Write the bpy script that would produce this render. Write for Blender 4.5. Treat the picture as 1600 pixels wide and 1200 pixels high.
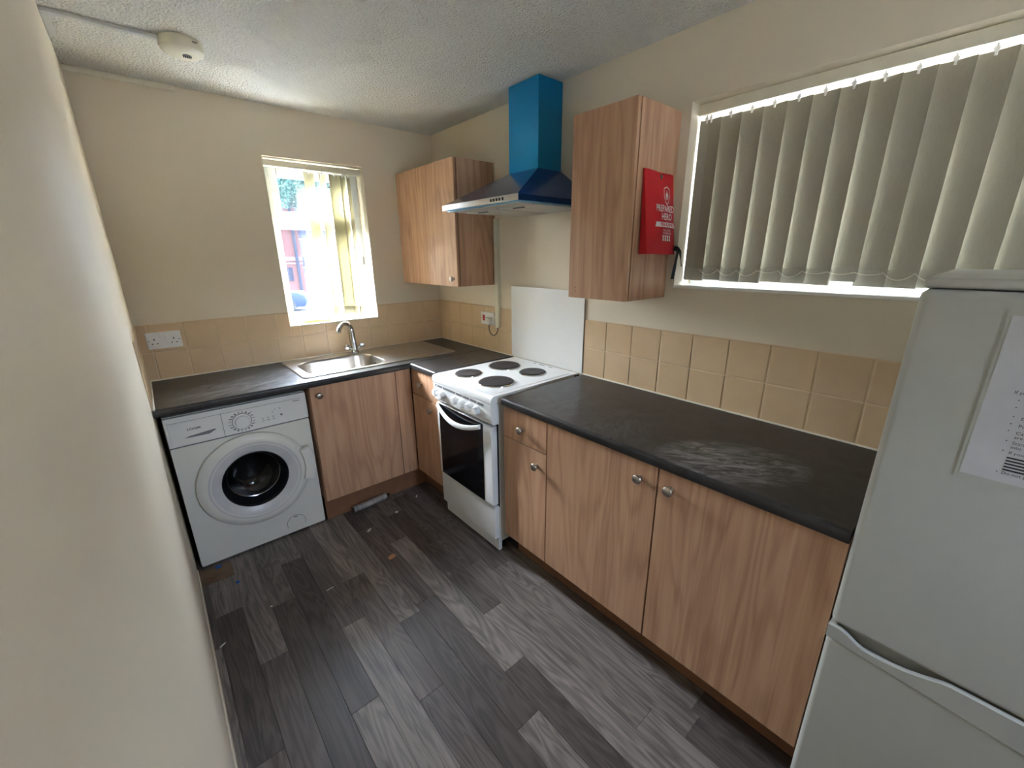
import bpy, bmesh, math, random
from mathutils import Vector, Matrix
R = math.radians
random.seed(7)
for o in list(bpy.data.objects): bpy.data.objects.remove(o)
S = bpy.context.scene
COL = S.collection

# ------------------------------------------------------------------ camera
cam_d = bpy.data.cameras.new('camera'); cam = bpy.data.objects.new('camera', cam_d); COL.objects.link(cam)
yaw, pitch, roll = .7088, -.301, -.0095
fw = Vector((math.sin(yaw)*math.cos(pitch), math.cos(yaw)*math.cos(pitch), math.sin(pitch)))
rt = Vector((math.cos(yaw), -math.sin(yaw), 0)); upv = rt.cross(fw)
r2 = rt*math.cos(roll) + upv*math.sin(roll); u2 = -rt*math.sin(roll) + upv*math.cos(roll)
M = Matrix((r2, u2, -fw)).transposed().to_4x4(); M.translation = (-1.8026, -2.9925, 1.5719)
cam.matrix_world = M
cam_d.sensor_width = 36; cam_d.sensor_fit = 'HORIZONTAL'; cam_d.lens = 651.9239/1600*36
cam_d.clip_start = .01; cam_d.clip_end = 300
S.camera = cam
# ------------------------------------------------------------------ sky, sun, exposure
W = bpy.data.worlds.new('sky'); S.world = W; W.use_nodes = True
nt = W.node_tree; bg = nt.nodes['Background']
sky = nt.nodes.new('ShaderNodeTexSky'); sky.sky_type = 'NISHITA'; sky.sun_disc = False
sky.sun_elevation = R(42); sky.sun_rotation = R(-25); sky.air_density = 1.0; sky.dust_density = 7.0; sky.ozone_density = 1.0
hsv = nt.nodes.new('ShaderNodeHueSaturation'); hsv.inputs['Saturation'].default_value = .3
wb = nt.nodes.new('ShaderNodeMix'); wb.data_type = 'RGBA'; wb.blend_type = 'MULTIPLY'; wb.inputs[0].default_value = 1; wb.inputs[7].default_value = (.92, 1.03, 1.24, 1)   # cool daylight balance
nt.links.new(sky.outputs[0], hsv.inputs['Color']); nt.links.new(hsv.outputs[0], wb.inputs[6]); nt.links.new(wb.outputs[2], bg.inputs['Color'])
bg.inputs['Strength'].default_value = 1.0
def portal(name, loc, rot, sx, sy):            # guides the sky sampling through a window opening, gives no light itself
    l = bpy.data.lights.new(name, 'AREA'); l.shape = 'RECTANGLE'; l.size = sx; l.size_y = sy; l.cycles.is_portal = True
    o = bpy.data.objects.new(name, l); COL.objects.link(o); o.location = loc; o.rotation_euler = rot
portal('window_portal', (-.835, .29, 1.64), (R(-90), 0, 0), .62, 1.02)
portal('window_portal', (.29, -2.63, 1.79), (0, R(90), 0), .74, 1.28)
portal('window_portal', (-.80, -4.31, 1.5), (R(90), 0, 0), .52, .72)
S.view_settings.view_transform = 'Standard'; S.view_settings.look = 'None'; S.view_settings.gamma = 1
S.view_settings.use_curve_mapping = False
S.view_settings.exposure = 3.85

# ------------------------------------------------------------------ material helpers
def srgb(r, g, b):
    f = lambda c: (c/255/12.92 if c/255 <= .04045 else ((c/255+.055)/1.055)**2.4)
    return (f(r), f(g), f(b), 1)
MATS = {}
class N:
    def __init__(s, name):
        s.m = bpy.data.materials.new(name); s.m.use_nodes = True; s.t = s.m.node_tree
        s.b = s.t.nodes['Principled BSDF']; MATS[name] = s.m
    def n(s, typ, **kw):
        x = s.t.nodes.new('ShaderNode'+typ)
        for k, v in kw.items():
            if k in x.inputs: x.inputs[k].default_value = v
            else: setattr(x, k, v)
        return x
    def l(s, a, b): s.t.links.new(a, b)
    def coords(s, scale=(1,1,1), rnd=False, world=False):
        tc = s.n('TexCoord'); mp = s.n('Mapping'); mp.inputs['Scale'].default_value = scale
        src = tc.outputs['Object']
        if world: src = s.n('NewGeometry').outputs['Position']
        if rnd:
            oi = s.n('ObjectInfo'); ml = s.n('VectorMath', operation='SCALE'); cb = s.n('CombineXYZ')
            s.l(oi.outputs['Random'], cb.inputs[0]); s.l(oi.outputs['Random'], cb.inputs[1]); s.l(oi.outputs['Random'], cb.inputs[2])
            s.l(cb.outputs[0], ml.inputs[0]); ml.inputs['Scale'].default_value = 37.0
            ad = s.n('VectorMath', operation='ADD'); s.l(src, ad.inputs[0]); s.l(ml.outputs[0], ad.inputs[1]); src = ad.outputs[0]
        s.l(src, mp.inputs['Vector']); return mp.outputs[0]
    def noise(s, vec, scale=1, detail=3, rough=.5, dist=0):
        x = s.n('TexNoise'); x.inputs['Scale'].default_value = scale; x.inputs['Detail'].default_value = detail
        x.inputs['Roughness'].default_value = rough; x.inputs['Distortion'].default_value = dist
        s.l(vec, x.inputs['Vector']); return x.outputs['Fac']
    def math(s, op, a, b=None, c=None, clamp=False):
        x = s.n('Math', operation=op); x.use_clamp = clamp
        for i, v in enumerate((a, b, c)):
            if v is None: continue
            if isinstance(v, (int, float)): x.inputs[i].default_value = v
            else: s.l(v, x.inputs[i])
        return x.outputs[0]
    def ramp(s, fac, *stops):
        x = s.n('ValToRGB'); e = x.color_ramp.elements
        while len(e) < len(stops): e.new(.5)
        for el, (p, c) in zip(e, stops): el.position = p; el.color = c
        s.l(fac, x.inputs[0]); return x.outputs[0]
    def mix(s, fac, a, b, typ='MIX'):
        x = s.n('Mix', data_type='RGBA', blend_type=typ)
        for i, v in ((0, fac), (6, a), (7, b)):
            if isinstance(v, (int, float)): x.inputs[i].default_value = v
            elif isinstance(v, tuple): x.inputs[i].default_value = v
            else: s.l(v, x.inputs[i])
        return x.outputs[2]
    def set(s, **kw):
        names = dict(color='Base Color', rough='Roughness', metal='Metallic', coat='Coat Weight', crough='Coat Roughness', ior='IOR', spec='Specular IOR Level', trans='Transmission Weight', sheen='Sheen Weight')
        for k, v in kw.items():
            i = s.b.inputs[names[k]]
            if hasattr(v, 'is_linked') or hasattr(v, 'node'): s.l(v, i)
            else: i.default_value = v
        return s
    def bump(s, h, strength=.3, dist=.01):
        x = s.n('Bump'); x.inputs['Strength'].default_value = strength; x.inputs['Distance'].default_value = dist
        s.l(h, x.inputs['Height']); s.l(x.outputs[0], s.b.inputs['Normal']); return s
def plain(name, rgb, rough=.5, metal=0, var=.05, bump=0, bscale=300, **kw):
    n = N(name); c = srgb(*rgb); v = n.coords()
    f = n.noise(v, 14, 4)
    d = tuple(x*(1-var) for x in c[:3])+(1,); l = tuple(min(1, x*(1+var)) for x in c[:3])+(1,)
    n.set(color=n.ramp(f, (.3, d), (.7, l)), rough=rough, metal=metal, **kw)
    if bump: n.bump(n.noise(n.coords(), bscale, 2), bump, .002)
    return n.m

# --- surfaces
n = N('wall_paint'); v = n.coords(world=True)
n.set(color=n.ramp(n.noise(v, 1.3, 3), (.3, srgb(225, 211, 186)), (.7, srgb(231, 218, 194))), rough=.62)
n.bump(n.noise(v, 130, 3), .12, .003)
n = N('ceiling_artex'); v = n.coords(world=True)
vo = n.n('TexVoronoi', feature='SMOOTH_F1'); vo.inputs['Scale'].default_value = 110; n.l(v, vo.inputs['Vector'])
h = n.math('ADD', n.math('MULTIPLY', vo.outputs['Distance'], .8), n.noise(v, 95, 3, .55, .5))
n.set(color=srgb(218, 215, 205), rough=.75).bump(h, 1.0, .012)
n = N('tile_glaze'); v = n.coords(rnd=True)
n.set(color=n.ramp(n.noise(v, 9, 4), (.3, srgb(214, 184, 146)), (.7, srgb(220, 191, 154))), rough=.22, spec=.45).bump(n.noise(v, 12, 2), .05, .004)
plain('grout', (222, 200, 168), .8); plain('sealant', (235, 228, 210), .4)
def wood(name, pal, axis=2, contrast=1.0):
    n = N(name); sc = [1, 1, 1]
    def s3(h, l): q = [h, h, h]; q[axis] = l; return tuple(q)
    big = n.noise(n.coords(s3(5, .55), True), 1, 3, .5, .35)
    ring = n.math('SINE', n.math('MULTIPLY', big, 75))
    ring = n.math('MULTIPLY_ADD', ring, .5, .5)
    ring = n.math('POWER', ring, 1.6)
    fib = n.noise(n.coords(s3(150, 2.2), True), 1, 3, .6)
    med = n.noise(n.coords(s3(22, .5), True), 1, 3, .55)
    f = n.math('ADD', n.math('MULTIPLY', ring, .16*contrast), n.math('MULTIPLY', fib, .36))
    f = n.math('ADD', f, n.math('MULTIPLY', med, .5))
    n.set(color=n.ramp(f, (.36, pal[0]), (.55, pal[1]), (.78, pal[2])), rough=.42, spec=.4)
    n.bump(fib, .06, .002); return n
wood('oak_laminate', (srgb(206, 164, 130), srgb(190, 147, 115), srgb(160, 118, 90)))
wood('oak_laminate_horizontal', (srgb(176, 130, 96), srgb(158, 114, 82), srgb(138, 98, 70)), 1)
plain('plinth_brown', (136, 95, 66), .5, var=.12)
plain('gap_shade_brown', (40, 32, 24), .8); plain('carcass_white', (225, 220, 210), .5)  # dark brown stands in for shade behind the wall cabinet doors
# floor vinyl planks: tone of each plank in the object's colour
n = N('vinyl_plank'); oi = n.n('ObjectInfo')
big = n.noise(n.coords((9, .9, 1), True), 1, 3, .55, .5)
ring = n.math('MULTIPLY_ADD', n.math('SINE', n.math('MULTIPLY', big, 95)), .5, .5)
fib = n.noise(n.coords((190, 5, 1), True), 1, 4, .65)
med = n.noise(n.coords((26, 1.6, 1), True), 1, 4, .6)
f = n.math('ADD', n.math('MULTIPLY', ring, .2), n.math('MULTIPLY', fib, .38)); f = n.math('ADD', f, n.math('MULTIPLY', med, .52))
g = n.ramp(f, (.34, (.42, .40, .39, 1)), (.55, (.85, .83, .81, 1)), (.8, (1.35, 1.33, 1.3, 1)))
n.set(color=n.mix(1.0, oi.outputs['Color'], g, 'MULTIPLY'), rough=n.math('MULTIPLY_ADD', fib, .2, .36), spec=.45).bump(fib, .08, .002)
# worktop with dusty smears
def worktop_mat(name, blobs):
    n = N(name); v = n.coords(world=True)
    base = n.ramp(n.noise(v, 16, 5, .65, .4), (.3, srgb(38, 36, 35)), (.7, srgb(62, 59, 57)))
    mask = None
    for (cx, cy, rx, ry, ang, amt) in blobs:
        mp = n.n('Mapping', vector_type='TEXTURE'); mp.inputs['Location'].default_value = (cx, cy, .917); mp.inputs['Rotation'].default_value = (0, 0, ang)
        mp.inputs['Scale'].default_value = (rx, ry, 1); n.l(v, mp.inputs['Vector'])
        ln = n.n('VectorMath', operation='LENGTH'); n.l(mp.outputs[0], ln.inputs[0])
        d = n.math('SUBTRACT', 1.0, ln.outputs['Value'], clamp=True)
        st = n.n('Mapping'); st.inputs['Scale'].default_value = (1.5, 3.2, 1); n.l(mp.outputs[0], st.inputs['Vector'])
        streak = n.math('SUBTRACT', n.noise(st.outputs[0], 1.3, 6, .7, 1.3), .42, clamp=True)
        d = n.math('MULTIPLY', n.math('MULTIPLY', n.math('POWER', d, .6), streak), amt)
        mask = d if mask is None else n.math('ADD', mask, d)
    spk = n.math('MULTIPLY', n.math('GREATER_THAN', n.noise(v, 130, 2), .755), .35)
    mask = n.math('ADD', mask, spk, clamp=True)
    sz = n.n('SeparateXYZ'); n.l(v, sz.inputs[0]); mask = n.math('MULTIPLY', mask, n.math('GREATER_THAN', sz.outputs[2], .9155))
    n.set(color=n.mix(mask, base, srgb(176, 174, 172)), rough=n.math('MULTIPLY_ADD', mask, .25, .36), spec=.45).bump(n.noise(v, 260, 3), .04, .001)
worktop_mat('slate_worktop', [(-1.48, -.44, .40, .24, .3, 3.6), (-.46, -2.52, .24, .16, -.95, 5.0), (-.48, -2.1, .2, .16, .5, .9), (-.4, -1.75, .3, .2, .2, .5)])
plain('worktop_edge', (24, 23, 23), .4)
# metals, plastics
plain('chrome', (205, 208, 212), .12, 1); plain('brushed_nickel', (190, 182, 172), .28, 1)
n = N('stainless'); v = n.coords((3, 120, 60)); n.set(color=n.ramp(n.noise(v, 3, 3), (.3, srgb(176, 172, 166)), (.7, srgb(198, 194, 188))), metal=1, rough=.3)
plain('steel_grey', (186, 186, 184), .34, .8)
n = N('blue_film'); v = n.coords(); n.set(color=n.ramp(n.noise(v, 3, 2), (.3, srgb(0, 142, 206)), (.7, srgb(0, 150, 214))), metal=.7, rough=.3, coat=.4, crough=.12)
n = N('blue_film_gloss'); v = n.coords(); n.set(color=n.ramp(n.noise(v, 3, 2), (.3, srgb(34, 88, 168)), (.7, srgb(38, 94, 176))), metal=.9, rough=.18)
plain('filter_mesh', (176, 172, 164), .45, .6, bump=.4, bscale=500); plain('pale_blue_trim', (136, 186, 208), .25, .5)
plain('enamel_white', (236, 236, 234), .22, var=.01); plain('appliance_white', (228, 225, 214), .32, var=.01); plain('panel_white', (234, 232, 226), .28, var=.01)
plain('fridge_white', (188, 187, 178), .34, var=.015, bump=.05, bscale=220); plain('door_ring_grey', (206, 204, 203), .3)
plain('plastic_white', (238, 236, 232), .35); plain('plastic_cream', (226, 219, 196), .5); plain('trunking_grey', (196, 194, 190), .45)
plain('upvc_white', (218, 221, 221), .3); plain('sill_white', (242, 238, 228), .35)
plain('black_plastic', (18, 18, 19), .4); plain('black_gap', (8, 8, 8), .7); plain('rubber_black', (30, 30, 32), .45)
plain('print_grey', (120, 120, 122), .5); plain('print_dark', (38, 38, 40), .5)
plain('hotplate', (62, 57, 56), .55, .3, var=.15); plain('red_plastic', (196, 22, 40), .35); plain('cable_grey', (92, 86, 82), .5)
plain('pouch_red', (200, 22, 34), .5, bump=.1, bscale=60); plain('print_white', (240, 232, 230), .5); plain('tape_black', (14, 14, 15), .7)
plain('paper', (206, 204, 204), .55); plain('tube_silver', (168, 166, 162), .3, .4, var=.35); plain('litter_white', (232, 226, 214), .7)
plain('litter_blue', (20, 92, 170), .5); plain('litter_tan', (190, 138, 100), .7); plain('litter_brown', (112, 66, 40), .7)
plain('wrapper_orange', (214, 156, 84), .5, var=.2); plain('bare_board', (116, 94, 72), .75, var=.25)
n = N('oven_glass'); n.set(color=(.004, .004, .005, 1), rough=.1, spec=.25)
n = N('drum_steel'); v = n.coords(); n.set(color=srgb(112, 110, 108), metal=1, rough=.22)
n = N('door_glass_dark'); n.set(color=(.006, .006, .007, 1), rough=.04, spec=.6)
def glass(name, tint, haze):
    n = N(name); out = n.t.nodes['Material Output']
    tr = n.n('BsdfTransparent'); tr.inputs['Color'].default_value = tint
    gl = n.n('BsdfGlossy'); gl.inputs['Roughness'].default_value = .02
    df = n.n('BsdfTranslucent'); df.inputs['Color'].default_value = (.9, .93, .95, 1)
    lw = n.n('LayerWeight'); fr = n.math('MULTIPLY_ADD', n.math('POWER', lw.outputs['Facing'], 4), .85, .045)
    m0 = n.n('MixShader'); dirt = n.math('MULTIPLY', n.noise(n.coords(), 6, 4), haze*2); n.l(dirt, m0.inputs[0]); n.l(tr.outputs[0], m0.inputs[1]); n.l(df.outputs[0], m0.inputs[2])
    m1 = n.n('MixShader'); n.l(fr, m1.inputs[0]); n.l(m0.outputs[0], m1.inputs[1]); n.l(gl.outputs[0], m1.inputs[2])
    n.l(m1.outputs[0], out.inputs['Surface']); return n.m
glass('window_glass', (.93, .95, .95, 1), .0015); glass('porthole_glass', (.74, .74, .75, 1), .0)
def fabric(name, rgb, tl):
    n = N(name); out = n.t.nodes['Material Output']; v = n.coords((400, 400, 40))
    c = n.ramp(n.noise(v, 1, 3), (.3, srgb(*[int(x*.96) for x in rgb])), (.7, srgb(*rgb)))
    n.set(color=c, rough=.75); t = n.n('BsdfTranslucent'); n.l(c, t.inputs['Color'])
    m = n.n('MixShader'); m.inputs[0].default_value = tl; n.l(n.b.outputs[0], m.inputs[1]); n.l(t.outputs[0], m.inputs[2])
    n.l(m.outputs[0], out.inputs['Surface'])
fabric('blind_beige', (166, 159, 140), .008); fabric('blind_cream', (206, 199, 170), .2)
# outdoors
n = N('brick'); v = n.coords((1, 1, 1)); br = n.n('TexBrick'); br.inputs['Scale'].default_value = 1
br.inputs['Color1'].default_value = srgb(82, 40, 36); br.inputs['Color2'].default_value = srgb(88, 44, 38); br.inputs['Mortar'].default_value = srgb(70, 54, 52)
br.inputs['Brick Width'].default_value = .225; br.inputs['Row Height'].default_value = .075; br.inputs['Mortar Size'].default_value = .01
rot = n.n('Mapping'); rot.inputs['Rotation'].default_value = (R(90), 0, 0); n.l(v, rot.inputs['Vector']); n.l(rot.outputs[0], br.inputs['Vector']); n.set(color=br.outputs['Color'], rough=.85)
plain('pale_render', (66, 65, 74), .8, spec=0); plain('stone_band', (90, 74, 72), .8); plain('dark_pane', (34, 38, 50), .5, spec=.1); plain('slate_roof', (70, 68, 72), .7)
plain('asphalt', (80, 81, 86), .9, spec=0, bump=.3, bscale=40); plain('pavement', (150, 146, 140), .9, spec=0); plain('car_paint', (30, 42, 62), .5, spec=.1)
plain('car_glass', (34, 52, 64), .4, spec=.15); plain('tyre', (22, 22, 22), .8); plain('bark', (70, 56, 44), .9); plain('lamp_glass', (220, 225, 230), .1)
n = N('leaf'); oi = n.n('NewGeometry'); out = n.t.nodes['Material Output']
c = n.ramp(oi.outputs['Random Per Island'], (.1, srgb(44, 84, 80)), (.9, srgb(88, 124, 108))); n.set(color=c, rough=.5)
t = n.n('BsdfTranslucent'); n.l(c, t.inputs['Color']); ms = n.n('MixShader'); ms.inputs[0].default_value = .4
n.l(n.b.outputs[0], ms.inputs[1]); n.l(t.outputs[0], ms.inputs[2]); n.l(ms.outputs[0], out.inputs['Surface'])

# ------------------------------------------------------------------ mesh helpers
class MB:
    def __init__(s): s.bm = bmesh.new()
    def box(s, x0, x1, y0, y1, z0, z1, bev=0, seg=2):
        x0, x1 = sorted((x0, x1)); y0, y1 = sorted((y0, y1)); z0, z1 = sorted((z0, z1))
        vs = [s.bm.verts.new(p) for p in ((x0,y0,z0),(x1,y0,z0),(x1,y1,z0),(x0,y1,z0),(x0,y0,z1),(x1,y0,z1),(x1,y1,z1),(x0,y1,z1))]
        fs = [s.bm.faces.new([vs[i] for i in q]) for q in ((3,2,1,0),(4,5,6,7),(0,1,5,4),(1,2,6,5),(2,3,7,6),(3,0,4,7))]
        if bev:
            es = list({e for f in fs for e in f.edges})
            bmesh.ops.bevel(s.bm, geom=es, offset=bev, segments=seg, profile=.5, affect='EDGES')
        return s
    def prism(s, pts, vec, bev=0):
        """extrude a planar polygon (3D points) along vec"""
        vec = Vector(vec); a = [s.bm.verts.new(p) for p in pts]; b = [s.bm.verts.new(Vector(p)+vec) for p in pts]; n = len(pts)
        fs = [s.bm.faces.new(a[::-1]), s.bm.faces.new(b)] + [s.bm.faces.new((a[i], a[(i+1)%n], b[(i+1)%n], b[i])) for i in range(n)]
        bmesh.ops.recalc_face_normals(s.bm, faces=fs)
        if bev: bmesh.ops.bevel(s.bm, geom=list({e for f in fs for e in f.edges}), offset=bev, segments=2, profile=.5, affect='EDGES')
        return s
    def lathe(s, prof, org, axis, seg=32, cap=True):
        """prof: list of (distance along axis, radius)"""
        ax = Vector(axis).normalized(); t = Vector((0,0,1)) if abs(ax.z) < .9 else Vector((1,0,0))
        e1 = ax.cross(t).normalized(); e2 = ax.cross(e1); org = Vector(org); rings = []
        for d, r in prof:
            if r <= 1e-6: rings.append([s.bm.verts.new(org+ax*d)])
            else: rings.append([s.bm.verts.new(org+ax*d+(e1*math.cos(2*math.pi*i/seg)+e2*math.sin(2*math.pi*i/seg))*r) for i in range(seg)])
        fs = []
        for A, B in zip(rings, rings[1:]):
            for i in range(seg):
                j = (i+1) % seg
                if len(A) == 1 and len(B) == 1: continue
                if len(A) == 1: fs.append(s.bm.faces.new((A[0], B[j], B[i])))
                elif len(B) == 1: fs.append(s.bm.faces.new((A[i], A[j], B[0])))
                else: fs.append(s.bm.faces.new((A[i], A[j], B[j], B[i])))
        if cap:
            for Rg in (rings[0], rings[-1]):
                if len(Rg) > 1: fs.append(s.bm.faces.new(Rg))
        bmesh.ops.recalc_face_normals(s.bm, faces=fs); return s
    def cyl(s, p0, p1, r, seg=20):
        p0, p1 = Vector(p0), Vector(p1); return s.lathe([(0, r), ((p1-p0).length, r)], p0, p1-p0, seg)
    def tube(s, pts, r, seg=10):
        pts = [Vector(p) for p in pts]; rs = r if isinstance(r, (list, tuple)) else [r]*len(pts); rings = []; pe = None
        for i, p in enumerate(pts):
            d = (pts[min(i+1, len(pts)-1)]-pts[max(i-1, 0)]).normalized()
            if pe is None: t = Vector((0,0,1)) if abs(d.z) < .9 else Vector((1,0,0)); e1 = d.cross(t).normalized()
            else: e1 = (pe-d*pe.dot(d)).normalized()
            pe = e1; e2 = d.cross(e1)
            rings.append([s.bm.verts.new(p+(e1*math.cos(2*math.pi*k/seg)+e2*math.sin(2*math.pi*k/seg))*rs[i]) for k in range(seg)])
        fs = [s.bm.faces.new((A[k], A[(k+1)%seg], B[(k+1)%seg], B[k])) for A, B in zip(rings, rings[1:]) for k in range(seg)]
        fs += [s.bm.faces.new(rings[0]), s.bm.faces.new(rings[-1])]
        bmesh.ops.recalc_face_normals(s.bm, faces=fs); return s
    def loft(s, rings, close=True, cap0=False, cap1=False):
        rr = [[s.bm.verts.new(p) for p in r] for r in rings]; n = len(rr[0]); m = n if close else n-1
        fs = [s.bm.faces.new((A[i], A[(i+1)%n], B[(i+1)%n], B[i])) for A, B in zip(rr, rr[1:]) for i in range(m)]
        if cap0: fs.append(s.bm.faces.new(rr[0]))
        if cap1: fs.append(s.bm.faces.new(rr[-1]))
        bmesh.ops.recalc_face_normals(s.bm, faces=fs); return s
    def build(s, name, mat, parent=None, smooth=38, origin=None):
        me = bpy.data.meshes.new(name); 
        co = [v.co.copy() for v in s.bm.verts]
        if parent is not None: org = wloc(parent)
        elif origin is not None: org = Vector(origin)
        else:
            xs = [c.x for c in co]; ys = [c.y for c in co]; zs = [c.z for c in co]
            org = Vector(((min(xs)+max(xs))/2, (min(ys)+max(ys))/2, min(zs)))
        for v in s.bm.verts: v.co -= org
        s.bm.to_mesh(me); s.bm.free(); me.materials.append(MATS[mat])
        me.shade_smooth(); me.set_sharp_from_angle(angle=R(smooth))
        o = bpy.data.objects.new(name, me); COL.objects.link(o)
        wn = o.modifiers.new('weighted_normals', 'WEIGHTED_NORMAL'); wn.keep_sharp = True
        if parent is not None: o.parent = parent
        else: o.location = org
        return o
def wloc(o):
    v = Vector(o.location)
    while o.parent: o = o.parent; v += Vector(o.location)
    return v
def tag(o, label, cat, group=None, kind=None):
    if label: o['label'] = label
    if cat: o['category'] = cat
    if group: o['group'] = group
    if kind: o['kind'] = kind
    return o
def thing(name, loc, label, cat, group=None):
    o = bpy.data.objects.new(name, None); o.empty_display_size = .05; COL.objects.link(o); o.location = loc
    return tag(o, label, cat, group)
def struct(o, label=None, cat=None):
    o['kind'] = 'structure'
    if label: o['label'] = label
    if cat: o['category'] = cat
    return o
def clone(src, parent, loc):
    c = src.copy(); COL.objects.link(c); c.parent = parent; c.location = loc; return c
def text(name, body, size, org, right, up, mat, parent, align='LEFT', ext=.0002, sx=1.0, bold=0):
    cu = bpy.data.curves.new(name, 'FONT'); cu.body = body; cu.size = size; cu.align_x = align; cu.extrude = 0; cu.resolution_u = 2; cu.offset = bold*size
    to = bpy.data.objects.new(name, cu); COL.objects.link(to); bpy.context.view_layer.update()
    me = bpy.data.meshes.new_from_object(to.evaluated_get(bpy.context.evaluated_depsgraph_get())); bpy.data.objects.remove(to)
    right, up = Vector(right).normalized(), Vector(up).normalized(); off = Vector(org)-wloc(parent)
    for v in me.vertices: v.co = off + right*v.co.x*sx + up*v.co.y
    me.materials.clear(); me.materials.append(MATS[mat]); me.name = name
    o = bpy.data.objects.new(name, me); COL.objects.link(o); o.parent = parent; return o
def arc(c, r, a0, a1, n):
    return [(c[0]+r*math.cos(a0+(a1-a0)*i/(n-1)), c[1]+r*math.sin(a0+(a1-a0)*i/(n-1))) for i in range(n)]
def rrect(x0, x1, y0, y1, r, n=6):
    p = []
    for cx, cy, a in ((x1-r, y1-r, 0), (x0+r, y1-r, 90), (x0+r, y0+r, 180), (x1-r, y0+r, 270)): p += arc((cx, cy), r, R(a), R(a+90), n)
    return p

# ------------------------------------------------------------------ room shell
L, H, YR, T = -1.888, 2.404, -4.15, .28
WT, WTB = .917, .881
X1, X2, Z1, Z2 = -1.133, -.538, 1.143, 2.136           # small window opening in the back wall
V1, V2, Q1, Q2 = -2.012, -3.25, 1.434, 2.146           # wide window opening in the right wall
floor = struct(MB().box(L-T, T, YR-.15, T, -.12, -.004).build('floor', 'bare_board', origin=(0, 0, 0)), 'grey wood effect plank floor of the kitchen', 'floor')
struct(MB().box(L-T, T, YR-.15, T, H, H+.15).build('ceiling', 'ceiling_artex', origin=(0, 0, H)), 'white stippled textured ceiling', 'ceiling')
m = MB(); m.box(L, X1, 0, T, 0, H).box(X2, 0, 0, T, 0, H).box(X1, X2, 0, T, 0, Z1-.012).box(X1, X2, 0, T, Z2, H)
wall_back = struct(m.build('wall_back', 'wall_paint', origin=(0, 0, 0)), 'cream painted end wall with the small window', 'wall')
m = MB(); m.box(0, T, V1, T, 0, H).box(0, T, YR, V2, 0, H).box(0, T, V2, V1, 0, Q1-.012).box(0, T, V2, V1, Q2, H)
wall_right = struct(m.build('wall_right', 'wall_paint', origin=(0, 0, 0)), 'cream painted long wall with the wide window', 'wall')
wall_left = struct(MB().box(L-T, L, YR-.15, T, 0, H).build('wall_left', 'wall_paint', origin=(L, 0, 0)), 'bare cream painted side wall close to the camera', 'wall')
U1, U2, U3, U4 = -1.05, -.55, 1.15, 1.85                # window opening in the wall behind the camera
struct(MB().box(L, U1, YR-.15, YR, 0, H).box(U2, T, YR-.15, YR, 0, H).box(U1, U2, YR-.15, YR, 0, U3).box(U1, U2, YR-.15, YR, U4, H).build('wall_rear', 'wall_paint', origin=(L, YR, 0)), 'cream painted wall behind the camera', 'wall')
struct(MB().box(L, L+.006, YR, -.62, 0, .06, .0025).build('baseboard_left', 'wall_paint', origin=(L, YR, 0)), 'low cream skirting along the side wall', 'skirting')

# planks of the floor
PITCH, X0 = .1035, -1.546
known = {-1.6495: [-1.073], -1.546: [-1.791], -1.4425: [-1.402], -1.2355: [-1.543], -1.132: [-2.221], -1.0285: [-1.007, -2.03], -.925: [-1.755], -.8215: [-1.452, -2.486], -.718: [-2.612, -1.56]}
tones = [(84, 76, 72), (104, 95, 90), (116, 108, 102), (129, 121, 115), (98, 89, 85)]
set_tone = {(-1.4425, -1.402): (1, 3), (-1.2355, -1.543): (3, 0), (-1.546, -1.791): (0, 3), (-1.6495, -1.073): (2, 0), (-1.0285, -1.007): (1, 4), (-1.0285, -2.03): (3, 0), (-1.132, -2.221): (0, 3), (-.925, -1.755): (0, 3), (-.8215, -2.486): (4, 3), (-.8215, -1.452): (4, 2), (-.718, -2.612): (2, 0)}
x = X0 - 4*PITCH; pi = 0; plank_cache = {}
while x < -.02:
    xa, xb = max(x, L+.001), min(x+PITCH, -.001)
    key = min(known, key=lambda k: abs(k-x)); js = list(known[key]) if abs(key-x) < .02 else [-random.uniform(.9, 1.7)]
    js = sorted(js, reverse=True)
    while js[0] < -.45: js.insert(0, js[0] + random.choice((.72, .86, 1.0)))
    js = [j for j in js if j < -.15]
    while js[-1] > YR + .5: js.append(js[-1] - random.choice((.78, .95, 1.1)))
    ys = [0] + js + [YR]; last = None
    for ya, yb in zip(ys, ys[1:]):
        if ya - yb < .05 or xb - xa < .01: continue
        g = .0004
        k = (round(xb-xa, 4), round(ya-yb, 3))
        if k not in plank_cache:
            pm = MB().box(-k[0]/2+g, k[0]/2-g, -k[1]/2+g, k[1]/2-g, -.004, 0, .0006, 1).build('plank', 'vinyl_plank', origin=(0, 0, 0)); plank_cache[k] = pm.data; bpy.data.objects.remove(pm)
        p = bpy.data.objects.new('plank', plank_cache[k]); COL.objects.link(p); p.parent = floor; p.location = ((xa+xb)/2, (ya+yb)/2, 0)
        c = [i for i in range(len(tones)) if i != last]; last = random.choice(c)
        for (kx, kj), (far, near) in set_tone.items():
            if abs(kx-x) < .02 and abs(yb-kj) < .001: last = far
            if abs(kx-x) < .02 and abs(ya-kj) < .001: last = near
        p.color = srgb(*tones[last]); pi += 1
    x += PITCH
MB().box(L+.006, -1.745, -.70, -.56, 0, .0012).build('floor_patch', 'bare_board', floor)

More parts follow.
